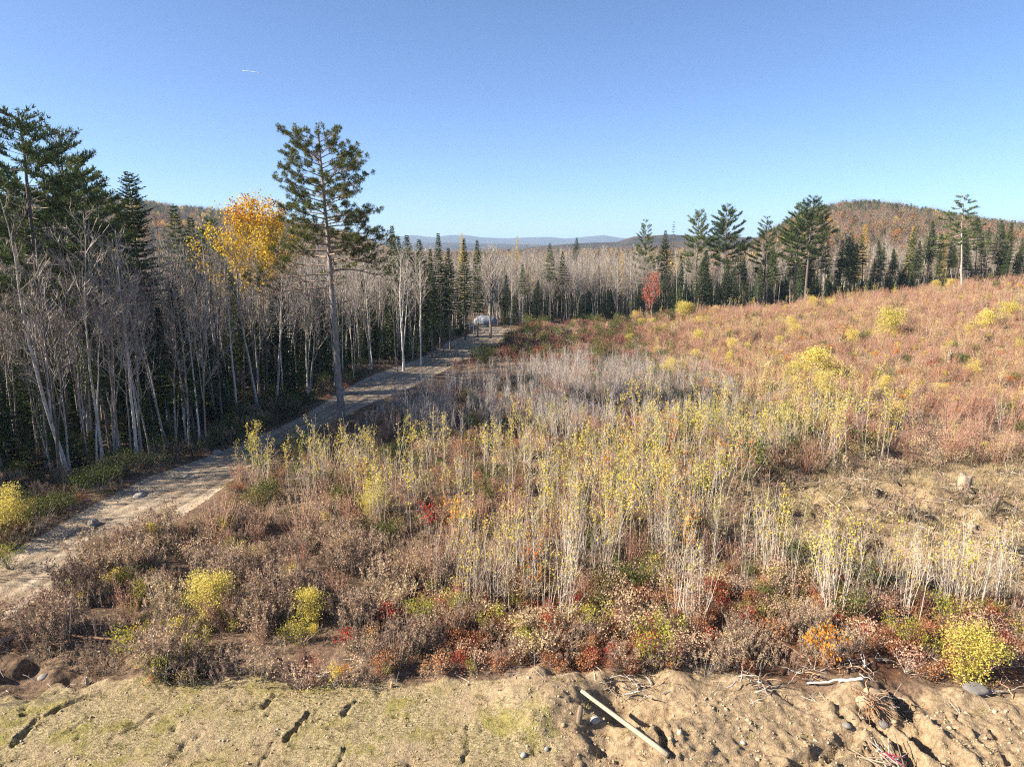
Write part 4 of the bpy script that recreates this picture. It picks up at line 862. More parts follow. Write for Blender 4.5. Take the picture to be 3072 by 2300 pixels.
# faded weeds bottom left
ZB = [(-600,1960),(0,1870),(150,1790),(340,1665),(520,1580),(700,1590),(980,1540),(1250,1640),(1420,1800),(1500,2055),(1000,2075),(600,2055),(250,2000),(0,1925)]
xb, yb = zone(ZB, 8.5, 2.2, .9, 4)
sc('faded_weeds', 'dense faded brown goldenrod weeds between the road and the mown strip', WEED+WEEDS, (xb, yb), .4, 1.25, [.2]*4+[.1, .1], hum=1.1)
sc('faded_shrubs', 'pale tan and olive bushes mixed into the faded weeds', [B_TAN[0][2], B_TAN[1][2], B_YG[0][2], B_YS[0][2], SHOOTT[0], PINK[0]], zone(ZB, .75, 1.8, 2.5, 5), .45, 1.0, [.2,.12,.2,.15,.15,.15])
sc('leafy_shrubs', 'olive, yellow and orange leafed shrubs nearest the road end of the weeds', [B_YG[0][2], B_YG[1][2], B_OR[0][2], B_YS[0][2], B_MIX[0][2], B_RED[0][2]], zone([(-100,1940),(150,1790),(420,1720),(760,1800),(700,2000),(300,2020),(0,1940)], 1.1, 1.6, 1.6, 44), .35, .75, [.25,.2,.07,.22,.22,.04])
sc('bank_plants', 'mixed green and brown plants on the bank at the lower left', W(B_MIX)+[WEEDS[0], WEED[1], B_YG[0][2], B_TAN[0][2], B_RUST[0][2]], zone([(-300,1940),(0,1915),(250,1930),(600,1990),(700,2075),(300,2050),(0,2030),(-300,2050)], 3.0, 1.6, 1.2, 7), .3, .75)
sc('low_leaves', 'low green and rusty leaves under the faded weeds', [B_DK[0][2], B_YG[0][2], B_RUST[0][2], B_OR[0][2]], zone(ZB, 1.1, 1.5, 2, 6), .3, .65, [.62, .13, .17, .08])
sc('faded_weeds', 'faded weeds along the front of the thicket', WEED+WEEDS, zone([(1400,1850),(2300,1850),(3072,1900),(3300,2040),(2300,2030),(1900,2040),(1500,2030)], 6, 1.5, 2, 8), .5, .85, [.15]*4+[.2, .2])
# rust undergrowth
sc('rust_undergrowth', 'rust red low leaves under the pale saplings', W(B_RUST)+W(B_RED)+[B_TAN[0][2], B_YG[0][2]], zone([(1150,1860),(1500,1740),(2400,1740),(3072,1850),(3400,1900),(3200,2050),(2300,2010),(1900,2040),(1500,2030),(1150,2020),(1000,1950)], 7.0, 1.2, 1.5, 9), .55, 1.05, [.24,.24,.22,.05,.04,.13,.08])
# general cover of the middle thicket
ZM = [(1050,1270),(1250,1190),(1500,1140),(2000,1130),(2500,1330),(2250,1450),(2150,1560),(2400,1660),(3072,1800),(3200,1900),(1500,1860),(1200,1660),(900,1560),(700,1540),(650,1480),(900,1330)]
sc('brush', 'mixed brown and green brush under the saplings in the middle of the clearing', W(B_MIX)+[B_GR[0][2], B_DK[0][2], B_TAN[0][2]]+WEED[:2]+PINK[:1]+W(B_RUST[:1]), zone(ZM, 3.2, 1.0, 2, 12), .5, 1.0, [.17,.17,.07,.15,.06,.07,.07,.10,.06])
sc('dark_brush', 'dark brown and green brush under the taller yellow saplings right of centre', W(B_MIX)+[B_GR[0][2], B_DK[0][2], B_RUST[0][2], BGREY[0][2]], zone([(1900,1180),(2200,1150),(2550,1230),(2700,1330),(2500,1400),(2150,1450),(1900,1350)], 2.2, 1.4, 3, 46), .6, 1.15, [.2,.2,.15,.2,.1,.15])
sc('tall_saplings', 'taller yellow leafed saplings right of centre', W(SAP), zone([(1900,1210),(2200,1180),(2600,1230),(2750,1400),(2500,1440),(2200,1450),(1900,1380)], .75, 2.2, 2.5, 48), .7, 1.15)
# upper right hillside
ZH = [(1880,930),(2000,1150),(2450,1330),(2900,1380),(3500,1500),(3900,1400),(4200,850),(3072,812),(2700,850),(2300,905),(2100,925),(1900,930)]
hx, hy = zone(ZH, 2.3, .8, 6, 15)
sc('hillside_brush', 'pinkish tan autumn brush covering the hillside', W(B_TAN)+PINK+SHOOTT+[B_YS[0][2], B_YS[1][2], B_GR[1][2], B_OR[0][2], B_RUST[1][2]], (hx, hy), .6, 1.15, [.08]*3+[.08]*3+[.11]*3+[.045,.045,.035,.03,.05])
sc('hillside_saplings', 'thin yellow leafed saplings scattered through the hillside brush', W(SAP[:6])+[B_YEL[0][2], B_YEL[1][2], B_YEL[2][2]], zone(ZH, .36, 1.6, 9, 17), .35, .75, [.15]*6+[.03,.025,.025])
# grey stalk band and dark brush by the far end of the road
sc('grey_stalks', 'dense grey leafless stalks in the shade beyond the yellow saplings', W(BGREY)+PINK[:1], zone([(1060,1310),(1130,1250),(1270,1190),(1420,1140),(1700,1090),(2150,1130),(2250,1270),(2000,1300),(1700,1320),(1500,1330),(1300,1335),(1100,1350)], 3.0, .8, 3, 19), .6, 1.0, [.33,.28,.36,.03])
sc('purple_brush', 'dark maroon brush in the shade at the back of the clearing', MAROON+[B_GR[0][2], B_GR[1][2], B_TAN[0][2], B_DK[0][2]], zone([(1540,1000),(1600,950),(1900,925),(2010,940),(2050,1050),(1900,1130),(1600,1090),(1350,1110),(1500,1030)], 1.2, .8, 4, 21), .7, 1.3, [.20,.20,.14,.10,.08,.28])
# dug over clearing: straw tufts and litter
sc('dry_grass', 'dry straw grass over the dug up clearing on the right', TUFT+LITTER+[WEEDS[0]], zone([(2150,1430),(2350,1400),(2700,1380),(2900,1330),(3600,1350),(3800,1900),(2950,1800),(2700,1700),(2400,1650),(2180,1580)], 15, .8, 1.2, 23), .7, 1.5, [.2,.2,.2,.17,.17,.06])
sc('dry_grass', 'tan grass and low weeds above the dug up clearing', TUFT+[WEEDS[0], WEEDS[1], B_TAN[0][2], PINK[0]], zone([(2500,1180),(3072,1150),(3600,1180),(3600,1420),(2900,1400),(2500,1400),(2400,1300)], 2.2, .8, 3, 27), .8, 1.4, [.2,.2,.2,.12,.12,.09,.07])
# mown strip
x, y = fill(MOWN, 42, 1.0, 1.0, 31, avoid_road=False); k = in_view(x, y, 1.25) & (y > 14); x, y = x[k], y[k]
k = rng.uniform(0, 1, len(x)) < np.where(x < .4-.25*(y-18), .9, .22); x, y = x[k], y[k]
sc('cut_straw', 'short cut straw lying on the mown strip', TUFTG+LITTER, (x, y), .3, .9, [.22,.2,.16,.21,.21], .3)
# road verge left
VL = np.vstack([RL, (np.array(EDGE)+[-.5, .8])[::-1]])
vx, vy = fill(VL, 5, .8, 2, 35); 
sc('verge_brush', 'dark low brush along the left verge of the road', W(B_DK)+WEED[:2]+[B_GR[2][2], B_RUST[1][2], TUFT[0]], (vx, vy), .5, 1.05, [.2,.2,.2,.12,.10,.08,.10])
# saplings: nearest 300 are things
ZS = [([(1390,1880),(1700,1900),(2350,1880),(3072,1900),(3250,1960),(3250,1800),(2500,1700),(2150,1640),(1450,1700)], 1.5, 'front'), ([(830,1430),(1000,1420),(1400,1370),(2000,1300),(2450,1330),(2150,1560),(2150,1680),(1450,1740),(1250,1640),(980,1520),(760,1500),(720,1440)], 1.15, 'mid')]
ALL = []
for pp, dn, tg in ZS:
    x, y = zone(pp, dn*1.15, 2.0, 2.4, 41)
    ALL += [(a, b, tg) for a, b in zip(x, y)]
ALL = [p for p in ALL if abs(p[0]) < 60]; ALL.sort(key=lambda p: p[1])
sx = [p for p in ALL if in_view(p[0], p[1], 1.02)]; off = [p for p in ALL if not in_view(p[0], p[1], 1.02)]
yel_near, bare_near, yel_rest, bare_rest = [], [], [], off[:]
for p in sx:
    isb = rng.uniform() < (.6 if p[2] == 'front' else .3)+(.2 if p[0] > 5 and p[2] == 'front' else 0)
    if isb: (bare_near if len(bare_near) < 150 else bare_rest).append(p)
    else: (yel_near if len(yel_near) < 150 else yel_rest).append(p)
def lab_sap(kind):
    def f(x, y):
        side = 'left' if x < -3 else ('middle' if x < 5 else 'right')
        dep = 'front row' if y < 25 else 'deeper part'
        return f'{kind} in the {dep} of the thicket, {side} side', f'{kind}s, {dep}, {side}'
    return f
mass('s', 'sapling', SAP, np.array([p[:2] for p in yel_near]), .72, 1.08, lab_sap('thin yellow leafed sapling'), 'sapling', parts=('stem', 'foliage'))
mass('t', 'bare_sapling', BARE, np.array([p[:2] for p in bare_near]), .75, 1.1, lab_sap('thin pale leafless sapling'), 'sapling', parts=('stem', 'twigs'))
p = np.array([p[:2] for p in yel_rest]); sc('sapling_thicket', 'thicket of yellow leafed saplings further back', W(SAP), (p[:, 0], p[:, 1]), .55, 1.0)
p = np.array([p[:2] for p in bare_rest]); sc('sapling_thicket', 'thicket of leafless pale saplings further back', W(BARE), (p[:, 0], p[:, 1]), .6, 1.0)

sc('pale_stems', 'dense pale upright stems between the saplings', W(PALE), zone([(1250,1700),(1500,1640),(2100,1600),(2450,1700),(3072,1800),(3250,1950),(2400,1890),(1700,1900),(1350,1860)], 1.1, 1.6, 1.5, 71), .6, 1.0, [.3,.3,.2,.2], .05)
sc('pale_stems', 'dense stems deeper in the sapling thicket', W(PALE)+SHOOTT[:1], zone(ZS[1][0], .55, 1.6, 2.2, 73), .5, .95, [.25,.2,.28,.2,.07], .05)
# single bushes one can point to
def bush_at(nm, tm, px, py, h, H0, lab, cat='bush', rs=1., parts=('stems', 'leaves')):
    x, y = G(px, py); tree_at(nm, tm, x, y, h, H0, lab, cat, rsc=rs, names=parts)
def px_h(py0, py1, px):                          # height in metres of something between two photo rows
    x, y = G(px, py0); _, tz = top_at(px, py1, y); return tz-Z(x, y)
for px, p0, p1, wd, tm, nm, H0, lab in [(2660,1020,925,1.,B_YEL[0],'yellow_bush',3.2,'big round yellow bush high on the hillside'),(2015,1135,1075,1.,B_YEL[1],'yellow_bush',3.2,'bright lemon yellow bush alone in the grey stalks'),(2450,1155,1040,1.3,B_YEL[2],'yellow_bush',3.2,'wide golden bush in the middle of the hillside'),
  (2055,965,905,1.,B_YEL[0],'yellow_bush',3.2,'yellow bush close to the foot of the right wood'),(2095,990,950,1.2,B_YEL[1],'yellow_bush',3.2,'low yellow bush right of the one by the wood'),(2150,945,915,1.2,B_YEL[2],'yellow_bush',3.2,'yellow bush below the wide white pine'),(1890,1035,1000,.8,B_YEL[0],'yellow_bush',3.2,'small orange yellow bush in the shaded brush'),
  (1880,935,900,.9,B_YEL[1],'yellow_bush',3.2,'yellow green bush at the foot of the middle wood'),(2950,1000,930,1.9,B_YEL[2],'yellow_bush',3.2,'spreading yellow bush near the right edge of the hillside'),(3020,960,905,1.6,B_YEL[0],'yellow_bush',3.2,'pale yellow bush above the spreading one at the right edge'),(2370,990,950,1.,B_YEL[1],'yellow_bush',3.2,'small yellow bush below the flat topped pine'),(2190,1110,1050,.6,B_YEL[2],'yellow_bush',3.2,'narrow yellow bush right of the lemon yellow one'),
  (1590,985,940,1.5,B_GR[0],'green_bush',1.5,'grey green willow bush beside the end of the road'),(2250,1440,1290,.7,B_GR[1],'green_bush',1.5,'dark green bush at the left end of the dug clearing'),(890,1370,1280,.9,B_GR[2],'green_bush',1.5,'green bush on the right verge of the road'),(1120,1560,1450,.7,B_YEL[1],'yellow_bush',3.2,'olive yellow bush rising from the dark weeds'),
  (1960,2010,1850,.8,B_YG[0],'leafy_bush',1.2,'bright green broad leafed bush at the front of the thicket'),(640,1870,1720,1.1,B_YEL[0],'yellow_bush',3.2,'pale olive bush among the faded weeds'),(920,1880,1760,1.0,B_YEL[2],'yellow_bush',3.2,'golden green bush among the faded weeds'),(400,1960,1850,1.2,B_YG[1],'leafy_bush',1.2,'yellow green bush left in the faded weeds'),(415,1800,1730,1.2,B_YG[0],'leafy_bush',1.2,'low yellow green bush near the white stone'),
  (30,1600,1470,1.,B_YEL[1],'yellow_bush',3.2,'bright yellow green bush at the left edge above the road'),(30,1690,1610,1.1,B_YG[0],'leafy_bush',1.2,'low green and orange bush at the left edge by the road'),(2900,2040,1880,1.3,B_YEL[0],'yellow_bush',3.2,'orange tinted yellow bush in the lower right corner'),(2480,2010,1850,.8,B_OR[0],'orange_bush',1.1,'orange leafed bush in front of the pale stems'),
  (1380,1600,1490,1.,B_OR[1],'orange_bush',1.1,'orange red leafed bush among the weeds'),(1290,1600,1500,1.,B_RED[0],'red_bush',.9,'red leafed bush left of the orange red one'),(1620,1080,1030,1.2,B_RED[1],'red_bush',.9,'pink red bush at the bend of the road'),(2520,1030,980,1.,B_RUST[0],'rust_bush',.6,'dark rust bush on the hillside'),(2790,1120,1075,1.3,B_RED[0],'red_bush',.9,'deep red bush on the hillside near the standing snag'),(2300,1075,1030,1.,B_RUST[1],'rust_bush',.6,'rust brown bush beside the dark hollow'),
  (3000,1290,1160,1.6,BGREY[0],'bare_shrub',3.0,'spreading leafless grey shrub at the right edge'),(700,1440,1330,1.,SAP[0],'sapling',3.7,'slender yellow sapling standing in front of the dirt road')]:
    bush_at(nm, tm, px, p0, px_h(p0, p1, px)*(1.15 if nm == 'yellow_bush' else 1), H0, lab, 'sapling' if nm == 'sapling' else 'bush', min(wd, 1.15)*(1.1 if p0 < 1200 else 1))
for k, (px, p0, p1, lab) in enumerate([(650,1620,1480,'fan of reddish bare shoots nearest the road'),(780,1600,1500,'fan of reddish bare shoots between two others by the road'),(900,1620,1490,'fan of purple brown shoots beside the dark weeds'),(1290,1760,1570,'tall fan of red brown shoots in the middle of the weeds'),(1420,1740,1560,'fan of red brown shoots right of the tallest one'),(2420,1420,1290,'fan of pale red shoots left end of the dug clearing'),(2450,1410,1300,'fan of dark red shoots left end of the dug clearing'),(1690,1640,1500,'red shoots in the middle of the sapling thicket'),(2850,1260,1190,'fan of red shoots on the tan slope'),(1550,1700,1500,'tall red brown shoots under the pale saplings'),(2280,1420,1290,'red brown shoots behind the dark hollow')]):
    x, y = G(px, p0); h = px_h(p0, p1, px); o = link('bare_shrub', SHOOT[k % 3]); s = h/2.1; o.location = (x, y, Z(x, y)-.03); o.scale = (s*1.15, s*1.15, s); o.rotation_euler = (0, 0, k*1.7); tag(o, lab, 'shrub')

# ------------------------------------------------------------------ stones, logs, stumps, plank and debris
import bmesh
def rock_mb(sx=1, sy=1, sz=.6, seed=0, sub=2, rough=.35, facet=False):
    bm = bmesh.new(); bmesh.ops.create_icosphere(bm, subdivisions=sub, radius=1); v = np.array([q.co[:] for q in bm.verts]); f = np.array([[q.index for q in p.verts] for p in bm.faces]); bm.free()
    n = 1+rough*fbm(v[:, 0]*1.3+seed*7.1+v[:, 2]*.7, v[:, 1]*1.3-v[:, 2]*.9+seed*3.3, 3, seed)
    v = v*n[:, None]; 
    if facet: v = np.clip(v, -.78, .82)
    v *= [sx, sy, sz]; b = MB(); b.add(v, f); return b
def rock(name, px, py, sx, sy, sz, lab, cat='stone', mat='stone', seed=None, dz=.25, rz=None, g=None, facet=False):
    x, y = GS(px, py); seed = int(rng.integers(1, 999)) if seed is None else seed
    o = link(name, rock_mb(sx, sy, sz, seed, 3 if sx > .4 else 2, facet=facet).mesh(name, [mat], not facet)); o.location = (x, y, Z(x, y)+sz*dz); o.rotation_euler = (rng.normal(0, .1), rng.normal(0, .1), rng.uniform(0, 6) if rz is None else rz); tag(o, lab, cat, g); return o
rock('boulder', 1458, 972, 2.0, 1.3, 1.1, 'blue grey boulder pile at the far end of the dirt road', 'boulder', 'rock_blue', 5, .35, .2)
rock('boulder', 1405, 985, 1.1, .9, .7, 'smaller blue grey boulder left of the big one at the end of the road', 'boulder', 'rock_blue', 6)
for px, py, s, lab in [(245,1792,.26,'pale stone on the right verge of the road'),(203,1832,.30,'round white stone with a dark shaded side among the weeds'),(418,1492,.33,'white flat stone at the left edge of the road'),(280,1572,.32,'flat grey stone on the left verge near the corner'),(130,2035,.2,'grey stone on the dark bank in the lower left corner'),
  (1785,2162,.15,'rounded pale stone in the dug pit under the plank'),(2650,2183,.16,'pale stone between the shadow furrows at lower right'),(2540,2180,.12,'small stone beside the shadow furrows'),(1640,2255,.08,'small pale stone left of the pit'),(2230,2228,.08,'small pale stone on the bare soil at the middle right'),(650,1362,.35,'grey stones on the left verge beside the yellow sapling'),
  (624,1382,.28,'low grey stone just left of the grey stones on the verge'),(760,1262,.6,'mossy mound stone left of the lone pine foot'),(1120,1140,.4,'sunlit tan stone on the left verge past the lone pine'),(310,1465,.22,'small blue white stone in the verge brush'),(1570,2270,.09,'small stone at the bottom of the picture'),(560,1430,.2,'small pale stone on the left side of the road')]:
    rock('stone', px, py, s, s*.8, s*.62, lab)
rock('flat_rock', 2925, 2076, .42, .3, .16, 'flat grey rock slab half buried in the lower right bank', 'stone', 'stone', 8, .5, .2, facet=True)
rock('standing_stone', 1738, 2176, .10, .08, .42, 'upright pinkish slab of wood and stone beside the pit', 'stone', 'wood', 12, .35, 0, facet=True)
# squared pole lying across the pit
def pole(name, P, rad, k, mats, lab, cat, q=.0, cap=True, flat=None):
    b = MB(); b.tube(np.array(P)+np.cumsum(rng.normal(0, q, (len(P), 3)), 0), rad, k, 0, cap); o = link(name, b.mesh(name, mats, False)); tag(o, lab, cat); return o
a = GS(1745, 2074, .30); c = GS(2004, 2268, .09); za = Z(*a)+.30; zc = Z(*c)+.09
pole('wooden_pole', [np.array((*(a*(1-t)+c*t), za*(1-t)+zc*t)) for t in np.linspace(0, 1, 9)], np.linspace(.062, .085, 9), 5, ['wood'], 'long pale weathered pole lying across the dug pit', 'pole', .002)
def log(px0, py0, px1, py1, r0, r1, mat, lab, name='log', lift=.05, cat='log', wob=.02, k=8):
    a = GS(px0, py0); c = GS(px1, py1); n = 9; t = np.linspace(0, 1, n)[:, None]; P = a*(1-t)+c*t; z0, z1 = Z(*a), Z(*c)
    P = np.column_stack([P, z0*(1-t)+z1*t+lift+r0]); P[1:-1] += rng.normal(0, wob, (n-2, 3)); pole(name, P, np.linspace(r0, r1, n), k, [mat], lab, cat)
log(2515, 2052, 2590, 2048, .05, .045, 'bark_white', 'short white birch log on the root heap'); log(2420, 2060, 2520, 2056, .03, .03, 'bark_grey', 'thin grey log left of the white birch log')
log(2520, 1990, 2670, 1992, .06, .05, 'wood', 'fallen tan log along the top of the bank at lower right'); log(210, 1912, 400, 1938, .05, .03, 'wood_d', 'thin brown log lying above the dark bank at lower left')
log(0, 1935, 75, 1915, .10, .08, 'wood', 'broken pale log end at the left edge of the bank'); log(1795, 2040, 1845, 2092, .03, .012, 'wood', 'curved pale branch beside the upper end of the pole', 'branch', .15, 'branch', .05)
log(1815, 2082, 1850, 2098, .02, .01, 'wood', 'thin broken branch below the curved pale one', 'branch', .1, 'branch', .04); log(2100, 1908, 2100, 1980, .02, .008, 'wood_d', 'bare branch sticking out behind the soil bank', 'branch', .1, 'branch', .05)
log(1350, 1915, 1440, 1995, .03, .01, 'wood', 'grey branch at the edge of the mown strip', 'branch', .02, 'branch', .04)
# standing snag and stumps
def stump(px, py, h, r, lab, mat='wood', roots=7, rl=.7, name='tree_stump'):
    x, y = GS(px, py); z = Z(x, y); T = MB(); k = 14; an = np.arange(k)*6.2832/k
    lv = [(0, 1.5), (.15, 1.15), (.5, 1.0), (.85, .95), (1., .85)]; V = []
    for u, q in lv: V.append(np.stack([np.cos(an)*r*q*(1+.12*np.cos(an*3+1)), np.sin(an)*r*q*(1+.12*np.cos(an*3+1)), np.full(k, u*h)+(rng.normal(0, .12*h, k) if u == 1 else 0)], 1))
    V = np.concatenate(V); V = np.vstack([V, [[0, 0, h*.75]]]); i, j = np.meshgrid(np.arange(4), np.arange(k), indexing='ij'); j2 = (j+1) % k
    T.add(V, np.stack([i*k+j, i*k+j2, i*k+k+j2, i*k+k+j], -1).reshape(-1, 4)); T.Fc.append((np.stack([4*k+np.arange(k), 4*k+(np.arange(k)+1) % k, np.full(k, 5*k)], -1), 0))
    e = thing(name, [('trunk', T.mesh('stump_wood', [mat], False))], (x, y, z-.05), rng.uniform(0, 6), 1, lab, 'stump')
    for q in range(roots):
        a_ = q*6.28/roots+rng.normal(0, .3); b = MB(); b.tube(bent((math.cos(a_)*r*.7, math.sin(a_)*r*.7, h*.25), (math.cos(a_), math.sin(a_), rng.uniform(-.3, .5)), rl*rng.uniform(.6, 1.2), 7, (0, 0, -.35), .25), np.linspace(r*.28, .008, 7), 5)
        link('root', b.mesh('stump_root', [mat]), e)
    return e
stump(2505, 1965, .42, .17, 'torn pale stump with tangled roots on the lower right bank', 'wood', 11, .8)
stump(2890, 1470, .9, .33, 'tall pale cut stump beyond the dug clearing', 'wood', 5, .6); stump(2310, 1462, .3, .28, 'low pale stump at the left end of the dug clearing', 'wood_d', 4, .5)
stump(140, 1925, .3, .14, 'broken stump on the dark bank at lower left', 'wood_d', 6, .5); stump(262, 2055, .28, .05, 'small forked stump at the edge of the mown strip', 'bark_grey', 3, .3); stump(880, 2012, .22, .06, 'small grey stump under the weeds at the edge of the mown strip', 'bark_grey', 4, .3)
stump(1175, 2065, .18, .05, 'tiny pointed stump standing in the mown strip edge', 'wood_d', 3, .3); stump(2435, 1820, .35, .22, 'mossy grey stump between the pale saplings', 'bark_grey', 4, .5); stump(2910, 1590, .3, .25, 'weathered stump in the dug over clearing', 'wood', 5, .5)
stump(2845, 1105, 1.7, .22, 'thin broken snag standing on the hillside', 'wood', 0, .3, 'tree_snag')
# upturned root plate
x, y = GS(2605, 2125); z = Z(x, y)
core = rock_mb(.34, .24, .30, 44, 3, 1.1)
e = thing('root_wad', [('soil_clod', core.mesh('root_soil', ['clodm'], False))], (x, y, z+.18), 0, 1, 'upturned root wad with orange torn roots on the lower right bank', 'root wad')
for q in range(90):
    d = rdir(1)[0]; d[1] -= .5; d[2] += .15; b = MB(); d /= np.linalg.norm(d)
    b.tube(bent(d*[.3, .2, .28], d, rng.uniform(.25, .6), 6, (rng.normal(0, .15), 0, -.25), .3), np.linspace(rng.uniform(.006, .024), .003, 6), 4); link('root', b.mesh('wad_root', [('rootred', 'wood_d', 'wood')[q % 3]]), e)
# brush pile with pink tape at the bottom edge
x, y = GS(2660, 2296); z = Z(x, y); e = thing('brush_pile', [], (x, y, z), 0, 1, 'small pile of crossed grey sticks with pink tape at the bottom edge', 'brush pile')
for q in range(16):
    a_ = rng.uniform(0, 3.14); b = MB(); c_ = rng.normal(0, .18, 3)*[1.3, .6, 0]; dd = np.array((math.cos(a_), math.sin(a_)*.6, rng.uniform(-.15, .35)))
    b.tube(bent(c_-dd*.4+[0, 0, .16], dd, rng.uniform(.6, 1.0), 5, (0, 0, 0), .05), np.linspace(.02, .012, 5), 5, 0, True); link('stick', b.mesh('pile_stick', ['wood' if q % 2 else 'bark_grey']), e)
for q in range(5):
    b = MB(); b.tube(bent(rng.normal(0, .2, 3)*[1.2, .7, 0]+[0, 0, .2], rng.normal(0, 1, 3)*[1, 1, .3], .35, 6, (0, 0, -.1), .2), .012, 4); link('tape', b.mesh('pink_tape', ['tape']), e)
def tangle(px, py, n, sp, L, lab):
    x, y = GS(px, py); e = thing('branch_tangle', [], (x, y, Z(x, y)), 0, 1, lab, 'branches')
    for q in range(n):
        a_ = rng.uniform(0, 6.28); c_ = rng.normal(0, sp, 3)*[1, .5, .15]; c_[2] = abs(c_[2])+.03; b = MB()
        b.tube(bent(c_, (math.cos(a_), math.sin(a_)*.7, rng.uniform(-.1, .7)), L*rng.uniform(.5, 1.2), 7, (0, 0, -.2), .3), np.linspace(rng.uniform(.01, .028), .004, 7), 5); link('branch', b.mesh('tangle_branch', [('wood', 'bark_grey', 'twig', 'wood_d')[q % 4]]), e)
for a_ in ((2440, 2030, 22, .35, .8, 'tangle of bent roots and sticks left of the white birch log'), (2560, 2010, 20, .3, .7, 'sticks piled against the torn stump'), (1850, 2065, 20, .4, .8, 'tangle of roots above the dug pit'), (1960, 2075, 14, .3, .6, 'root tangle on the bank right of the pit'), (2260, 2060, 16, .4, .8, 'scattered roots on the middle of the soil bank'), (2720, 2130, 18, .3, .7, 'sticks lying in the deep shadow furrow below the root wad'), (2980, 2090, 14, .3, .7, 'sticks beside the flat rock slab'), (300, 1985, 14, .3, .6, 'pale sticks in the dark bank at lower left'), (560, 2010, 12, .3, .5, 'dead twigs in the shaded hollow left of the mown strip middle'), (960, 2030, 14, .35, .6, 'grey twigs under the weeds at the mown edge'), (2700, 1560, 16, .6, 1.3, 'slash branches in the dug over clearing'), (2950, 1640, 16, .6, 1.3, 'slash branches at the right side of the clearing'), (2400, 1520, 12, .6, 1.2, 'slash branches at the left side of the clearing'), (1330, 1100, 12, .8, 1.5, 'dead branches on the road verge before the firs')): tangle(*a_)
# fallen leaning bare saplings across the dug clearing
for k, (b0, t0, lab) in enumerate([((2830,1770),(2660,1560),'pale sapling leaning left over the dug clearing'),((2890,1800),(2800,1590),'second pale sapling leaning left over the dug clearing'),((2870,1860),(2740,1640),'leaning pale sapling lowest in front of the dug clearing')]):
    x, y = G(*b0); tx, tz = top_at(t0[0], t0[1], y+.8); L = math.hypot(tx-x, tz-Z(x, y)); o = thing('bare_sapling', list(zip(('stem', 'twigs'), BARE[k][:2])), (x, y, Z(x, y)), .5*k, (L/3.4,)*3, lab, 'sapling', None, (-.15, math.atan2(tx-x, tz-Z(x, y))))
# clods, pebbles and scattered twigs
CL = [rock_mb(1, 1, .7, s, 1, .6).mesh('clod', [M['clodm']], False) for s in (1, 2, 3)] if 'clodm' in M else None
x, y = fill(MOWN, 90, 1.3, .6, 61, avoid_road=False); k = in_view(x, y, 1.15) & (y > 14); x, y = x[k], y[k]
k = rng.uniform(0, 1, len(x)) < np.where(x > .4-.25*(y-18), .9, .25); x, y = x[k], y[k]
s = .010+.035*rng.uniform(0, 1, len(x))**3+(rng.uniform(0, 1, len(x)) > .97)*.05*rng.uniform(.5, 1.2, len(x))*(x > 0)
auto_scatter('soil_clods', 'clods and pebbles on the bare soil', CL, x, y, tilt=.6, sink=0, zs=s)
x, y = fill(np.vstack([ROAD]), 3.5, 0, 1, 63, avoid_road=False, margin=-.5); k = (y < 60) & in_view(x, y, 1.1) & (rng.uniform(0, 1, len(x)) < .12+.9*(np.abs(sdf(x, y, ROAD)) < .7)); x, y = x[k], y[k]
auto_scatter('road_gravel', 'loose gravel and small stones along the road edges', CL, x, y, tilt=.6, sink=0, zs=.02+.06*rng.uniform(0, 1, len(x))**2)
ST = []
for q in range(4):
    b = MB(); b.tube(bent((-.4, 0, .03), (1, rng.normal(0, .1), .05), .9, 6, (0, 0, .05), .12), np.linspace(.012, .004, 6), 4)
    b.sliver([(0, 0, .04), (.2, 0, .05), (-.1, 0, .04)], rng.normal(0, 1, (3, 3))*[1, 1, .4], .3, .012); ST.append(b.mesh('twig_bit', ['stem' if q % 2 else 'twig']))
bb = GP([(-300,2070),(0,2060),(700,2040),(1300,2050),(1560,2060),(2300,2130),(2700,2180),(3072,2160),(3300,2150),(3300,2000),(2700,1960),(2300,1985),(1900,2000),(1500,1990),(700,1990),(0,1930)])
x, y = fill(bb, 7, 1.2, 1, 65); auto_scatter('debris_twigs', 'torn twigs and roots strewn along the soil bank', ST, x, y, .3, 1.0, .35, .0)
x, y = fill(CLEAR, 3, 1.2, 2, 67); auto_scatter('debris_twigs', 'dead twigs lying in the dug over clearing', ST, x, y, .7, 1.6, .3, .0)
x, y = fill(MOWN, 1.2, .6, 2, 69, avoid_road=False); k = in_view(x, y, 1.2) & (y > 14); auto_scatter('debris_twigs', 'stray sticks on the mown strip', ST, x[k], y[k], .15, .5, .1, .0)
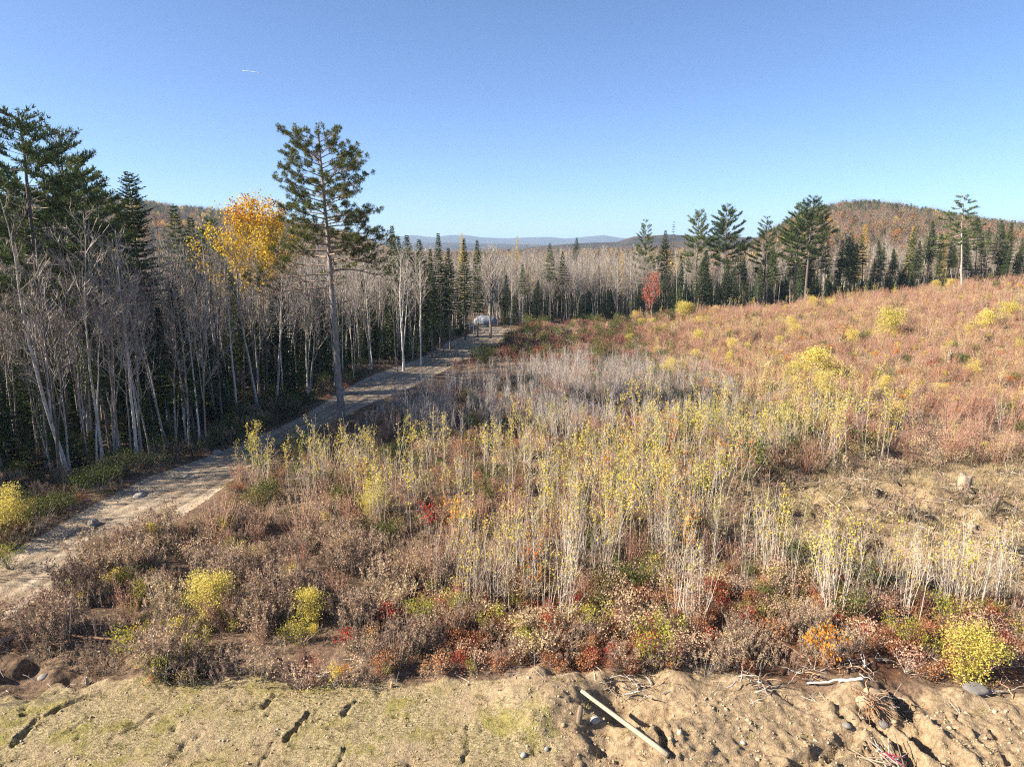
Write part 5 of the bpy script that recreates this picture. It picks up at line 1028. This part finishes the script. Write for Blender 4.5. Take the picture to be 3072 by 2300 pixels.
# contrail, high in the sky
M['trail'] = leaf_mat('contrail_ice', [(.8,.8,.8),(.8,.8,.8)], 0)
p0 = ray(728, 212)*24000; p1 = ray(782, 219)*24000
b = MB(); n = 12; t = np.linspace(0, 1, n)[:, None]; b.tube(p0*(1-t)+p1*t+[0, 0, CAMH], 5+5*np.sin(np.linspace(.2, 3.0, n)), 6, 0, True); o = link('contrail', b.mesh('contrail', ['trail'])); tag(o, 'short white aircraft contrail high in the blue sky', 'contrail')
# haze: one closed box of even pale air
hb = bpy.data.meshes.new('haze'); X0, X1, Y0, Y1, Z0, Z1 = -8900, 8900, -800, 8900, -14, 185
hb.from_pydata([(X0,Y0,Z0),(X1,Y0,Z0),(X1,Y1,Z0),(X0,Y1,Z0),(X0,Y0,Z1),(X1,Y0,Z1),(X1,Y1,Z1),(X0,Y1,Z1)], [], [(0,3,2,1),(4,5,6,7),(0,1,5,4),(1,2,6,5),(2,3,7,6),(3,0,4,7)])
hm, nt, out = new_mat('haze_air'); pv = nt.nodes.new('ShaderNodeVolumePrincipled'); pv.inputs['Color'].default_value = (.50, .72, 1, 1); pv.inputs['Density'].default_value = 1.35e-4
nt.links.new(pv.outputs[0], out.inputs['Volume']); hb.materials.append(hm); ho = link('haze', hb); tag(ho, 'thin pale autumn haze', None, None, 'stuff')

# tell apart the things that still share a label: left to right among their look-alikes
from collections import defaultdict
dd_ = defaultdict(list)
for o in list(COL.objects):
    if o.parent is None and o.get('label') and o.get('category'): dd_[o['label']].append(o)
ORD = ['first', 'second', 'third', 'fourth', 'fifth', 'sixth', 'seventh', 'eighth', 'ninth', 'tenth', 'eleventh', 'twelfth']
for lab, os_ in dd_.items():
    n = len(os_)
    if n == 1 or n > 12: continue
    os_.sort(key=lambda o: scr(o.location.x, o.location.y))
    for k, o in enumerate(os_):
        pre = (('left one', 'right one')[k]+' of two' if n == 2 else ORD[k]+' from left of '+str(n))
        nl_ = lab+', '+pre
        if len(nl_.split()) > 16: nl_ = lab.replace('middling ', '').replace(' of thicket', '')+', '+pre
        if len(nl_.split()) <= 16: o['label'] = nl_
